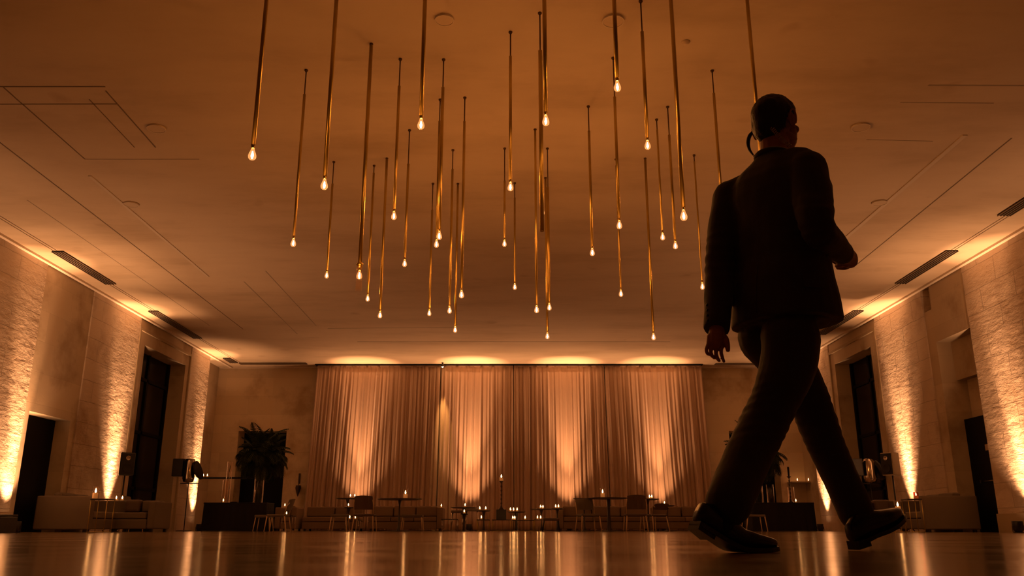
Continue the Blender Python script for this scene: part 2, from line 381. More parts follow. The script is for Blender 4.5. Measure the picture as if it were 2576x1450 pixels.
t = tag(link('smoke_detector', LT([(0, 0), (0.03, 0), (0.045, 0.02), (0.05, 0.03), (0, 0.03)], 20), PLAST, None, True, (1.94, 8.29, H - 0.03)), 'small ceiling sensor to the right of the pendants', 'ceiling sensor')

# ------------------------------------------------------------------ curtain (four lengths side by side, each a closed cloth)
def curtain(x0, x1, seed, label):
    rnd = random.Random(seed)
    bm = bmesh.new(); n = int((x1 - x0) / 0.011); nz = 26; y0 = 27.55
    # irregular folds: positions of fold crests
    ph = []; x = 0.0
    wvs = [(rnd.uniform(46, 56), rnd.uniform(0, 6), 0.026), (rnd.uniform(68, 84), rnd.uniform(0, 6), 0.013), (rnd.uniform(13, 19), rnd.uniform(0, 6), 0.026), (rnd.uniform(27, 34), rnd.uniform(0, 6), 0.014)]
    grid = []
    for j in range(nz + 1):
        t = j / nz; z = (H - 0.06) * (1 - t) + 0.02 * t; row = []
        for i in range(n + 1):
            s = i / n; x = x0 + (x1 - x0) * s
            wob = 0.35 * noise.noise(Vector((x * 1.3, t * 0.9, seed)))
            am = 0.55 + 0.6 * t + 0.5 * noise.noise(Vector((x * 0.9, seed, 0)))
            yy = sum(a * am * math.sin(f_ * (x - x0 + 0.10 * wob * t) + p_ + wob * 2) for f_, p_, a in wvs)
            xx = x + (x - (-0.1)) * 0.022 * t + 0.03 * t * noise.noise(Vector((x * 2.1, 3 + t, 5)))
            row.append(bm.verts.new((xx, y0 + yy - 0.05 * t, z)))
        grid.append(row)
    for j in range(nz):
        for i in range(n): bm.faces.new((grid[j][i], grid[j][i + 1], grid[j + 1][i + 1], grid[j + 1][i]))
    o = tag(link('curtain', bm, CURT, None, True), label, 'curtain', 'curtain lengths on the back wall')
    md = o.modifiers.new('thickness', 'SOLIDIFY'); md.thickness = 0.006; md.offset = 0
    hb = B(x0, x1, y0 - 0.012, y0 + 0.012, H - 0.075, H - 0.035); link('heading', hb, CURT, o)
xs = [-6.45, -2.35, 0.05, 3.05, 6.27]
labs = ['leftmost length of tan pleated curtain beside the left stone wall', 'length of tan curtain holding the brightest glow, left of the tall candlestick', 'length of tan curtain to the right of the tall candlestick', 'rightmost length of tan pleated curtain, ending beside the walking man']
for i in range(4): curtain(xs[i] + .012, xs[i + 1] - .012, 11 + i * 7, labs[i])
rail = tag(link('curtain_rail', B(-6.5, 6.3, 27.44, 27.68, H - 0.035, H), DARK), 'dark rail carrying the curtain under the ceiling', 'curtain rail')

# ------------------------------------------------------------------ wall washers (lamp on the floor with its own light)
def washer(x, y, power, label, dx=0.0, dy=0.0, lobes=LOBES, grp='floor washers', r=0.09, hgt=0.2):
    t = thing('floor_washer', label, 'uplight', (x, y, 0), 0, grp)
    bm = bmesh.new(); lathe(bm, [(0, 0.0), (r * 0.7, 0.0), (r * 0.7, 0.02), (r * 0.8, 0.03), (r, 0.06), (r, hgt - 0.01), (r * 0.95, hgt), (r * 0.86, hgt), (r * 0.8, hgt - 0.03), (0, hgt - 0.03)], 24)
    link('housing', bm, BLACK, t, True)
    bm = bmesh.new(); lathe(bm, [(0, hgt - 0.028), (r * 0.79, hgt - 0.028), (r * 0.79, hgt - 0.02), (0, hgt - 0.02)], 24); link('lens', bm, LENS, t)
    bm = bmesh.new(); tube(bm, [(-r - 0.012, 0, 0.01), (-r - 0.012, 0, hgt * 0.6)], 0.006, 6); tube(bm, [(r + 0.012, 0, 0.01), (r + 0.012, 0, hgt * 0.6)], 0.006, 6); tube(bm, [(-r - 0.012, 0, 0.008), (r + 0.012, 0, 0.008)], 0.007, 6)
    link('yoke', bm, BLACK, t)
    for nm, (sz, en) in zip(('beam_light', 'skirt_light', 'ceiling_fill_light'), lobes):   # core and soft skirt of the lamp, plus an added ceiling fill
        ld = bpy.data.lights.new(nm, 'SPOT'); ld.energy = power * en; ld.color = AMBER; ld.spot_size = R(sz); ld.spot_blend = 1.0; ld.shadow_soft_size = 0.04
        lo = bpy.data.objects.new(nm, ld); COL.objects.link(lo); lo.parent = t; lo.location = (0, 0, hgt + 0.01)
        k_ = -5.5 if nm == 'ceiling_fill_light' else 1      # the added fill tips into the room to brighten the ceiling
        lo.rotation_euler = Vector((dx * k_, dy * k_ * (1.5 if k_ < 0 else 1), -1)).to_track_quat('Z', 'Y').to_euler()   # spot shines along -Z
    return t
def dirup(lx, ly): return (-lx, -ly)
for y, wv, lab in ((11.6, 0.16, 'floor washer on the left wall in front of the photographed part'), (16.25, 0.75, 'floor washer lighting the left edge of the photo, before the dark doorway'),
                   (20.3, 1.0, 'floor washer behind the left sofa lighting the stone beside the tall doorway'), (25.8, 0.9, 'black floor washer standing in the far left corner by the black table')):
    washer(XL + 0.29, y, WASH_W * wv, lab, 0.07, 0, (LOBES_S if y < 21 else LOBES[:2]) if y > 20 else LOBES)
for y, wv, lab in ((10.9, 0.16, 'floor washer on the right wall in front of the photographed part'), (15.6, 0.62, 'floor washer at the far right edge of the photo'),
                   (20.1, 1.0, 'floor washer behind the right sofa lighting the stone beside the speaker'), (25.6, 0.9, 'floor washer in the far right corner seen between the legs of the man')):
    washer(XR - 0.29, y, WASH_W * wv, lab, -0.07, 0, (LOBES_S if y < 21 else LOBES[:2]) if y > 20 else LOBES)
for px, wv, lab in ((895, 1, 'leftmost floor washer under the curtain'), (1180, 1.25, 'floor washer under the curtain left of the tall candlestick, the brightest'), (1432, 1.1, 'floor washer under the curtain behind the right sofa arm'), (1668, 1, 'rightmost floor washer under the curtain')):
    washer(X(px, 27.1), 27.05, CURT_W * wv, lab, 0, -0.045, LOBES_C)
# small spot on the curtain rail shining down
t = thing('rail_spotlight', 'tiny amber spotlight at the top of the curtain, left of centre', 'spotlight', (-2.27, 27.2, H - 0.14))
link('housing', LT([(0, 0.14), (0.03, 0.14), (0.03, 0.04), (0.045, 0.0), (0.03, 0.015), (0, 0.015)], 16), BLACK, t, True)
bm = bmesh.new(); ell(bm, (0, 0, 0.0), (0.03, 0.03, 0.025)); link('lamp', bm, emis('spot lamp', (1, 0.55, 0.2), 25), t, True)
ld = bpy.data.lights.new('rail_spot_light', 'SPOT'); ld.energy = 330; ld.color = (1, 0.5, 0.14); ld.spot_size = R(20); ld.spot_blend = 1; ld.shadow_soft_size = 0.02
lo = bpy.data.objects.new('rail_spot_light', ld); COL.objects.link(lo); lo.parent = t; lo.location = (0, 0, -0.05); lo.rotation_euler = Vector((-0.02, -0.17, 1)).to_track_quat('Z', 'Y').to_euler()

# ------------------------------------------------------------------ brass pendants
def bulb_parts(t, z, glass_tube=False):
    """z: height of bulb centre relative to thing origin"""
    bm = bmesh.new(); lathe(bm, [(0.0, 0.085), (0.013, 0.085), (0.0135, 0.045), (0.012, 0.043), (0, 0.043)], 14, (0, 0, z)); link('socket', bm, BRASS, t, True)
    bm = bmesh.new(); lathe(bm, [(0.0125, 0.048), (0.0135, 0.035), (0.019, 0.018), (0.027, -0.003), (0.0305, -0.02), (0.0275, -0.036), (0.018, -0.047), (0, -0.0515)], 20, (0, 0, z)); g = link('bulb', bm, BULBG, t, True)
    bm = bmesh.new(); lathe(bm, [(0, 0.022), (0.004, 0.016), (0.007, 0.0), (0.0105, -0.016), (0.0065, -0.03), (0, -0.035)], 8, (0, 0, z)); link('filament', bm, FILA, g, True)
def pendant(x, y, zb, rod_len, label, rad=0.0165, glass=False, lit=True, plain_end=False):
    t = thing('pendant_light', label, 'pendant lamp', (x, y, H), 0, 'brass tube pendants under the ceiling')
    link('canopy', LT([(0, 0), (0.021, 0), (0.021, -0.012), (0.015, -0.022), (0, -0.022)], 18), BRONZE, t, True)
    zt = -rod_len; ze = zb - H + 0.07
    if rod_len > 0.03: link('rod', T([(0, 0, -0.015), (0, 0, zt - 0.02)], 0.0075, 10), BRONZE, t, True)
    bm = bmesh.new(); lathe(bm, [(0.006, min(zt, -0.018)), (rad, min(zt, -0.018) - 0.004), (rad, ze), (rad * 0.8, ze), (rad * 0.8, ze + 0.08), (0, ze + 0.08)], 18); link('tube', bm, BRASS, t, True)
    if lit: bulb_parts(t, zb - H)
    if glass:
        bm = bmesh.new(); lathe(bm, [(0.034, zb - H + 0.12), (0.034, zb - H - 0.17), (0.031, zb - H - 0.17), (0.031, zb - H + 0.12), (0.034, zb - H + 0.12)], 18); link('glass_sleeve', bm, GLASS, t, True)
        bm = bmesh.new(); lathe(bm, [(rad, zb - H + 0.125), (0.035, zb - H + 0.12), (0.035, zb - H + 0.10), (rad, zb - H + 0.10)], 18); link('collar', bm, BRASS, t, True)
    return t
# (ceiling px, bulb px, thin rod length) for the ones whose top is in the photo
PEND = [(770, 176, 738, 610, .32, {}), (836, 407, 822, 692, .35, {}), (935, 110, 904, 691, 0, dict(rad=0.021, glass=True)), (938, 416, 925, 750, .12, {}), (972, 398, 956, 792, 0, dict(rad=0.019)),
        (1007, 148, 991, 542, .35, {}), (1031, 327, 1018, 662, .5, {}), (1113, 149, 1105, 592, .36, dict(rad=0.018)), (1107, 250, 1098, 613, .3, {}), (1086, 461, 1080, 787, .45, {}), (1138, 377, 1131, 780, .3, {}),
        (1149, 462, 1145, 829, .02, {}), (1165, 245, 1161, 740, .33, {}), (1284, 80, 1284, 469, .3, {}), (1270, 373, 1269, 612, .5, dict(rad=0.0145)), (1294, 460, 1295, 721, .25, dict(rad=0.0145)),
        (1345, 325, 1350, 778, 0, dict(rad=0.0155)), (1372, 373, 1382, 772, .6, {}), (1376, 447, 1377, 845, 0, {}), (1481, 267, 1490, 634, .35, {}), (1543, 145, 1558, 565, .5, {}),
        (1549, 400, 1562, 738, .1, dict(rad=0.014)), (1610, 2, 1629, 364, .36, dict(rad=0.018)), (1621, 398, 1644, 847, 0, dict(rad=0.018)), (1650, 300, 1667, 595, .15, dict(rad=0.013)),
        (1681, 268, 1699, 617, .4, {}), (1744, 390, 1767, 720, .1, dict(rad=0.012)), (1790, 177, 1823, 610, .3, {}), (1361, 252, 1364, 532, .3, {})]
allp = []
for a in PEND:
    p = onz(a[0], a[1], H); q = at(a[2], a[3], p.y); allp.append((q.x if abs(q.x - p.x) < .06 else p.x, p.y, q.z, a[4], a[5], a[2], a[3]))
def offp(px, py, D, **kw):
    v = 725 - py; k_ = D / F
    allp.append(((px - 1288) * k_, (F * C_ - v * S_) * k_, CH + (F * S_ + v * C_) * k_, .35, kw, px, py))
offp(635, 387, 6.3); offp(816, 463, 7.0, rad=0.018); offp(1059, 311, 7.0, rad=0.018); offp(1373, 302, 7.0, rad=0.018); offp(1553, 216, 7.0, rad=0.018); offp(1720, 541, 7.1, rad=0.018)
q = at(1890, 120, 6.8); allp.append((q.x, 6.8, 3.0, .35, dict(rad=0.0165), 1935, 430))
p = onz(1358, 32, H); q = at(1364, 582, p.y); allp.append((p.x, p.y, q.z - 0.07, .45, dict(rad=0.021, lit=False), 1364, 590))
ORD = 'first second third fourth fifth sixth seventh eighth ninth tenth eleventh twelfth thirteenth fourteenth fifteenth sixteenth seventeenth eighteenth nineteenth twentieth twenty-first twenty-second twenty-third twenty-fourth twenty-fifth twenty-sixth twenty-seventh twenty-eighth twenty-ninth thirtieth thirty-first thirty-second thirty-third thirty-fourth thirty-fifth thirty-sixth thirty-seventh thirty-eighth'.split()
allp.sort(key=lambda a: a[5])
for i, a in enumerate(allp):
    hi = 'high' if a[6] < 420 else ('low' if a[6] > 740 else 'mid-height')
    kw = a[4]
    if kw.get('lit') is False: lab = 'thick brass pendant tube with open dark end and no bulb, at the centre'
    elif kw.get('glass'): lab = 'brass pendant whose lit bulb sits inside a clear glass sleeve, left of centre'
    elif a[5] == 1935: lab = 'brass pendant passing behind the head of the man, its bulb hidden'
    elif a[5] == 1823: lab = 'brass pendant ending behind the left shoulder of the man'
    else: lab = '%s lit brass tube pendant from the left, bulb hanging %s' % (ORD[i], hi)
    pendant(a[0], a[1], a[2], a[3], lab, **kw)

# ------------------------------------------------------------------ furniture builders
def parts_box(name, dims, m, parent, bev=0.02, seg=2): return link(name, B(*dims, bev=bev, seg=seg), m, parent, False)
def sofa(px0, px1, d, label, h=0.65, seat=0.38, dep=0.85, m=UPH2, arms=(True, True), n=None, rz=0, grp='lounge sofas along the curtain'):
    x0, x1 = X(px0, d), X(px1, d); W = (x1 - x0) / 2
    t = thing('sofa', label, 'sofa', ((x0 + x1) / 2, d + dep / 2, 0), rz, grp); y = dep / 2; aw = 0.16
    a0 = -W + (aw if arms[0] else 0); a1 = W - (aw if arms[1] else 0)
    parts_box('base', (a0, a1, -y + 0.02, y - 0.2, 0.06, seat - 0.13), m, t)
    parts_box('backrest', (a0, a1, y - 0.2, y, 0.06, h), m, t, 0.035, 3)
    n = n or max(1, round((a1 - a0) / 0.75)); cw = (a1 - a0) / n
    for i in range(n):
        parts_box('seat_cushion', (a0 + i * cw + 0.005, a0 + (i + 1) * cw - 0.005, -y, y - 0.22, seat - 0.125, seat), m, t, 0.03, 3)
        bm = B(a0 + i * cw + 0.01, a0 + (i + 1) * cw - 0.01, -0.08, 0.08, 0, h - seat + 0.02, bev=0.05, seg=3)
        c = link('back_cushion', bm, m, t); c.location = (0, y - 0.3, seat + 0.005); c.rotation_euler = (-0.12, 0, 0)
    for s, on in ((-1, arms[0]), (1, arms[1])):
        if on: parts_box('armrest', (min(s * W, s * (W - aw)), max(s * W, s * (W - aw)), -y, y, 0.06, h - 0.02), m, t, 0.04, 3)
    for sx in (-W + 0.08, W - 0.08):
        for sy in (-y + 0.08, y - 0.08): parts_box('foot', (sx - 0.025, sx + 0.025, sy - 0.025, sy + 0.025, 0, 0.06), BLACK, t, 0)
    return t
def chair(px, d, rz, label, kind='wood', back=0.86, seat=0.42, w_=0.48, grp='dining chairs around the tables', um=None):
    t = thing('chair', label, 'chair', (X(px, d), d, 0), rz, grp); W = w_ / 2
    fm = WOODL if kind != 'dark' else WOODL; um = um or (UPH if kind == 'wood' else UPHD)
    link('seat', B(-W, W, -W, W, seat - 0.06, seat, bev=0.025, seg=3), um, t)
    # slightly curved back panel at +y side (front faces -y)
    bm = bmesh.new(); n = 8
    for sgn, yo in ((1, 0), (-1, 0.035)):
        pass
    vs = []
    for j in range(5):
        z = seat + 0.10 + (back - seat - 0.10) * j / 4; row = []
        for i in range(n + 1):
            s = i / n * 2 - 1; row.append((s * (W - 0.02) * (1 - 0.04 * (j == 4)), W - 0.01 + 0.05 * (1 - s * s) + 0.09 * j / 4, z - (0.02 * s * s if j == 4 else 0)))
        vs.append(row)
    F1 = [[bm.verts.new(p) for p in r] for r in vs]; F2 = [[bm.verts.new((p[0], p[1] + 0.035, p[2])) for p in r] for r in vs]
    for j in range(4):
        for i in range(n):
            bm.faces.new((F1[j][i], F1[j][i + 1], F1[j + 1][i + 1], F1[j + 1][i])); bm.faces.new((F2[j][i], F2[j + 1][i], F2[j + 1][i + 1], F2[j][i + 1]))
    for j in range(4):
        for i in (0, n): bm.faces.new((F1[j][i], F1[j + 1][i], F2[j + 1][i], F2[j][i]))
    for i in range(n):
        for j in (0, 4): bm.faces.new((F1[j][i], F1[j][i + 1], F2[j][i + 1], F2[j][i]))
    bmesh.ops.recalc_face_normals(bm, faces=bm.faces); link('backrest', bm, um, t, False)
    for sx in (-1, 1):
        link('leg', T([(sx * (W - 0.02), -W + 0.02, seat - 0.05), (sx * (W + 0.015), -W - 0.02, 0)], [0.017, 0.012]), fm, t, True)
        link('leg', T([(sx * (W - 0.02), W - 0.02, seat - 0.05), (sx * (W + 0.015), W + 0.05, 0)], [0.017, 0.012]), fm, t, True)
        link('back_post', T([(sx * (W - 0.01), W - 0.03, seat - 0.04), (sx * (W - 0.01), W + 0.03, seat + 0.2), (sx * (W - 0.02), W + 0.09, back - 0.1)], 0.012), fm, t, True)
    return t
def stool(px, d, label, w_=0.42, dep=0.38, h=0.42, m=None, lm=None, grp='stools among the tables'):
    t = thing('stool', label, 'stool', (X(px, d), d, 0), 0, grp); W = w_ / 2; D = dep / 2
    link('seat', B(-W, W, -D, D, h - 0.07, h, bev=0.02, seg=2), m or UPH, t)
    for sx in (-1, 1):
        for sy in (-1, 1): link('leg', T([(sx * (W - 0.03), sy * (D - 0.03), h - 0.06), (sx * (W + 0.01), sy * D, 0)], [0.015, 0.011]), lm or WOODL, t, True)
    return t
def round_table(px, d, z, dia, label, m=None, top_t=0.03, base=0.3, stem=0.022, grp='round pedestal tables'):
    t = thing('round_table', label, 'table', (X(px, d), d, 0), 0, grp); r = dia / 2; m = m or WOODD
    link('tabletop', LT([(0, z - top_t), (r * 0.8, z - top_t), (r, z - top_t * 0.35), (r, z), (0, z)], 40), m, t)
    link('pedestal', LT([(0.05, z - top_t), (stem, z - top_t - 0.12), (stem * 0.9, z * 0.5), (stem * 1.2, 0.12), (0.05, 0.03), (0.06, 0.012)], 16), m, t, True)
    link('base', LT([(0, 0), (base, 0), (base, 0.008), (base * 0.6, 0.016), (0, 0.022)], 32), m, t, True)
    return t
def wire_table(px, d, z, w_, dep, label, m=None, lm=None, cols=None, grp='small metal side tables'):
    t = thing('side_table', label, 'table', (X(px, d), d, 0), 0, grp); W = w_ / 2; D = dep / 2
    link('tabletop', B(-W, W, -D, D, z - 0.02, z, bev=0.004, seg=1), m or WOODD, t)
    for sx in (-1, 1):
        for sy in (-1, 1): link('leg', T([(sx * (W - 0.015), sy * (D - 0.015), z - 0.02), (sx * (W - 0.015), sy * (D - 0.015), 0)], 0.008), lm or CHROME, t, True)
    bm = bmesh.new()
    for sy in (-1, 1): tube(bm, [(-W + 0.015, sy * (D - 0.015), 0.008), (W - 0.015, sy * (D - 0.015), 0.008)], 0.007)
    link('foot_rail', bm, lm or CHROME, t, True)
    return t
def flame_bm(z, s=1.0):
    s *= 1.45
    bm = bmesh.new(); lathe(bm, [(0, 0), (0.006 * s, 0.004 * s), (0.0085 * s, 0.013 * s), (0.006 * s, 0.026 * s), (0.002 * s, 0.038 * s), (0, 0.043 * s)], 8, (0, 0, z)); return bm
def candle(px, py, d, label, kind='votive', grp='lit candles on the tables', zb=None, s=1.0):
    """py: photo row of the flame; zb: height of the surface it stands on"""
    x = X(px, d, 0.6); base = zb
    t = thing('candle', label, 'candle', (x, d, base), 0, grp)
    if kind == 'votive':
        link('glass_cup', LT([(0, 0.003), (0.03, 0.003), (0.036, 0.085), (0.033, 0.085), (0.028, 0.008), (0, 0.008)], 14), GLASS, t, True)
        link('wax', LT([(0, 0.01), (0.027, 0.01), (0.028, 0.035), (0, 0.035)], 12), WAX, t, True); link('flame', flame_bm(0.038, 1.1 * s), FLAME, t, True)
    elif kind == 'hurricane':
        link('glass_cylinder', LT([(0, 0.003), (0.065, 0.003), (0.068, 0.24), (0.064, 0.24), (0.061, 0.008), (0, 0.008)], 20), GLASS, t, True)
        link('wax', LT([(0, 0.01), (0.05, 0.01), (0.05, 0.11), (0.044, 0.115), (0, 0.11)], 16), WAX, t, True); link('flame', flame_bm(0.115, 1.5 * s), FLAME, t, True)
    elif kind == 'rose':
        link('glass_cup', LT([(0, 0.003), (0.045, 0.003), (0.05, 0.13), (0.046, 0.13), (0.042, 0.008), (0, 0.008)], 14), PURG, t, True)
        link('wax', LT([(0, 0.01), (0.04, 0.01), (0.04, 0.06), (0, 0.06)], 12), WAX, t, True); link('flame', flame_bm(0.063, s), FLAME, t, True)
    return t

# ---- corner sofas by the side walls
def corner_sofa(sgn, wall, label):
    """L sofa: section along the wall ends in a tall panel facing the camera, return section faces the camera"""
    t = thing('corner_sofa', label, 'sofa', (wall - sgn * 0.05, 17.2, 0), 0, 'cream corner sofas'); q = lambda a, b: (min(a * -sgn, b * -sgn), max(a * -sgn, b * -sgn))
    def pb(n, x0, x1, y0, y1, z0, z1, bev=0.03, m=UPH):
        a, b_ = q(x0, x1); return parts_box(n, (a, b_, y0, y1, z0, z1), m, t, bev, 3)
    pb('end_panel', 0, 1.1, 0, 0.16, 0.05, 0.70, 0.035)
    pb('base', 0.02, 1.08, 0.17, 1.2, 0.06, 0.26); pb('seat_cushion', 0.28, 1.08, 0.18, 1.18, 0.27, 0.40)
    pb('backrest', 0, 0.2, 0.17, 2.1, 0.06, 0.66)
    pb('back_cushion', 0.21, 0.38, 0.2, 0.85, 0.40, 0.77, 0.06); pb('back_cushion', 0.21, 0.38, 0.87, 1.4, 0.40, 0.76, 0.06)
    pb('base', 0.2, 1.72, 1.21, 1.92, 0.06, 0.26); pb('seat_cushion', 0.21, 0.95, 1.21, 1.9, 0.27, 0.40); pb('seat_cushion', 0.96, 1.7, 1.21, 1.9, 0.27, 0.40)
    pb('backrest', 0.2, 1.72, 1.93, 2.12, 0.06, 0.66)
    pb('back_cushion', 0.98, 1.32, 1.74, 1.92, 0.41, 0.68, 0.06, UPHD); pb('back_cushion', 1.36, 1.7, 1.74, 1.92, 0.41, 0.66, 0.06)
    pb('armrest', 1.725, 1.88, 1.21, 2.12, 0.06, 0.63, 0.04)
    for fx, fy in ((0.1, 0.08), (1.0, 0.08), (1.8, 1.3), (1.8, 2.04), (0.1, 2.04)):
        a, b_ = q(fx - 0.03, fx + 0.03); parts_box('foot', (a, b_, fy - 0.03, fy + 0.03, 0, 0.06), BLACK, t, 0)
corner_sofa(-1, XL + 0.03, 'cream corner sofa by the left wall in front of the dark doorway')
corner_sofa(1, XR - 0.03, 'cream corner sofa by the right wall in front of the niche')
zt = Z(1256, 16.8)
wire_table(254, 16.8, zt, 0.34, 0.34, 'tall thin metal side table with candle in front of the left corner sofa', lm=BRASS)
candle(238, 1240, 16.8, 'candle in a glass cylinder on the tall side table by the left sofa', 'hurricane', zb=zt)
wire_table(2298, 16.8, zt, 0.28, 0.3, 'tall thin metal side table holding a rose glass candle by the right sofa', lm=BRASS)
candle(2306, 1243, 16.8, 'rose-coloured glass candle on the tall side table by the right sofa', 'rose', zb=zt)
zt2 = Z(1290, 17.4)
wire_table(2256, 17.4, zt2, 0.26, 0.26, 'low metal side table with amber candles before the right sofa', lm=BRASS)
candle(2257, 1275, 17.4, 'tall amber candle cylinder on the low table before the right sofa', 'hurricane', zb=zt2)
chair(346, 20.6, R(90), 'pale framed chair just right of the left corner sofa, seen from the side', back=0.82)
candle(291, 1240, 19.25, 'small candle on the back ledge of the left sofa, left one of two', zb=0.665); candle(306, 1240, 19.25, 'small candle on the back ledge of the left sofa, right one of two', zb=0.665)

# ---- loudspeakers on stands
def speaker(px, pyt, pyb, d, rz, label, side, white=False):
    zt_, zb_ = Z(pyt, d), Z(pyb, d); hh = zt_ - zb_; x = X(px, d, 1.4)
    t = thing('loudspeaker', label, 'loudspeaker', (x, d, zb_), rz, 'loudspeakers on stands')
    bm = bmesh.new(); prof = [(-0.16, -0.15), (0.16, -0.15), (0.12, 0.15), (-0.12, 0.15)]
    lo = [bm.verts.new((p[0], p[1], 0)) for p in prof]; hi = [bm.verts.new((p[0], p[1], hh)) for p in prof]
    bm.faces.new(lo[::-1]); bm.faces.new(hi)
    for i in range(4): bm.faces.new((lo[i], lo[(i + 1) % 4], hi[(i + 1) % 4], hi[i]))
    bmesh.ops.bevel(bm, geom=list(bm.edges), offset=0.012, segments=2, affect='EDGES'); bmesh.ops.recalc_face_normals(bm, faces=bm.faces)
    link('cabinet', bm, UPLITCAB if white else BLACK, t)
    link('grille', B(-0.145, 0.145, -0.165, -0.15, 0.02, hh - 0.02, bev=0.005, seg=1), GRILLE, t)
    for zc, r in ((hh * 0.3, 0.10), (hh * 0.75, 0.05)):
        bm = bmesh.new(); lathe(bm, [(0, 0), (r * 0.3, 0.0), (r * 0.9, -0.012), (r, -0.014), (r, 0)], 24)
        bmesh.ops.rotate(bm, verts=bm.verts, matrix=Matrix.Rotation(R(-90), 3, 'X')); bmesh.ops.translate(bm, verts=bm.verts, vec=(0, -0.168, zc)); link('cone', bm, CHROME if r < .06 else GRILLE, t, True)
    s = thing('speaker_stand', 'black tripod stand under the %s loudspeaker' % side, 'speaker stand', (x, d, 0), 0, 'loudspeaker stands')
    link('pole', T([(0, 0, 0.12), (0, 0, zb_ - 0.002)], 0.018, 10), BLACK, s, True)
    for k_ in range(3):
        a = R(90 + 120 * k_); link('leg', T([(0, 0, 0.45), (0.32 * math.cos(a), 0.32 * math.sin(a), 0.012)], 0.011), BLACK, s, True)
    link('collar', LT([(0.018, 0.42), (0.03, 0.42), (0.03, 0.5), (0.018, 0.5)], 12), BLACK, s)
speaker(316, 1140, 1197, 19.7, R(35), 'dark loudspeaker on a stand above the left corner sofa', 'left')
speaker(2243, 1140, 1197, 19.7, R(-62), 'loudspeaker with pale lit side above the right corner sofa', 'right', True)

# ---- stage lantern clusters (reflective lantern on a crossbar)
def lantern(px, d, label, mir=1):
    t = thing('stage_lantern', label, 'stage lamp', (X(px, d), d, 0), 0, 'stage lanterns')
    z0 = Z(1217, d); z1 = Z(1155, d)
    link('pole', T([(0, 0, 0.02), (0, 0, z0)], 0.012, 8), BLACK, t, True)
    link('base', LT([(0, 0), (0.2, 0), (0.2, 0.015), (0, 0.025)], 24), BLACK, t, True)
    link('crossbar', T([(-0.22, 0, z0), (0.28, 0, z0)], 0.012, 8), BLACK, t, True)
    bm = bmesh.new(); lathe(bm, [(0.02, 0), (0.13, 0.03), (0.155, 0.12), (0.15, z1 - z0 - 0.1), (0.12, z1 - z0 - 0.02), (0.03, z1 - z0)], 24); bmesh.ops.translate(bm, verts=bm.verts, vec=(-0.02 * mir, 0, z0 + 0.012)); link('mirrored_drum', bm, CHROME, t, True)
    bm = B(-0.45, -0.17, -0.1, 0.18, z0 + 0.18, z1, bev=0.02); link('lamp_housing', bm, BLACK, t)
    bm = bmesh.new(); lathe(bm, [(0, 0), (0.2, 0), (0.26, 0.05), (0.26, 0.09), (0, 0.09)], 12); bmesh.ops.rotate(bm, verts=bm.verts, matrix=Matrix.Rotation(R(70), 3, 'Y')); bmesh.ops.translate(bm, verts=bm.verts, vec=(0.17, 0, (z0 + z1) / 2)); link('shade_disc', bm, BLACK, t)
    return t
lantern(465, 23.2, 'mirrored stage lantern with black shade on a thin pole, left side')
lantern(2200, 21.5, 'dark stage lantern beside the front shoe of the man', -1)
candle(503, 1197, 26.8, 'tiny candle high on the far left ledge, left of a pair', zb=1.6); candle(513, 1197, 26.8, 'tiny candle high on the far left ledge, right of a pair', zb=1.6)
tag(link('wall_shelf', B(-9.86, -8.0, 26.55, 26.95, 1.56, 1.598), DARK), 'dark high shelf in the far left corner carrying two candles', 'shelf')
candle(2013, 1205, 27.8, 'small candle on the far right ledge, left of a pair', zb=1.52); candle(2041, 1197, 27.8, 'small candle on the far right ledge, right of a pair', zb=1.52)
tag(link('wall_shelf', B(8.95, 9.54, 27.62, 28.095, 1.485, 1.518), TRIM), 'stone ledge on the back wall at the right, seen between the legs', 'shelf')

# ---- black draped tables with tall arrangements
def draped(px0, px1, d, label):
    x0, x1 = X(px0, d), X(px1, d); W = (x1 - x0) / 2; h = Z(1265, d)
    t = thing('buffet_table', label, 'table', ((x0 + x1) / 2, d + 0.4, 0), 0, 'black draped buffet tables')
    link('tabletop', B(-W, W, -0.4, 0.4, h - 0.03, h, bev=0.006, seg=1), BLKCL, t)
    bm = bmesh.new(); n = 120; per = []
    for i in range(n):
        s = i / n * 4; sd = int(s); f = s - sd
        cx = [(-W + 2 * W * f, -0.4), (W, -0.4 + 0.8 * f), (W - 2 * W * f, 0.4), (-W, 0.4 - 0.8 * f)][sd]; nn = [(0, -1), (1, 0), (0, 1), (-1, 0)][sd]
        a = 0.012 * math.sin(i * 1.9); per.append((cx[0] + nn[0] * a, cx[1] + nn[1] * a))
    lo = [bm.verts.new((p[0] * 1.01, p[1] * 1.01, 0.004)) for p in per]; hi = [bm.verts.new((p[0] * 0.985, p[1] * 0.985, h - 0.031)) for p in per]
    for i in range(n): bm.faces.new((lo[i], lo[(i + 1) % n], hi[(i + 1) % n], hi[i]))
    link('cloth', bm, BLKCL, t, True); return h, d + 0.4
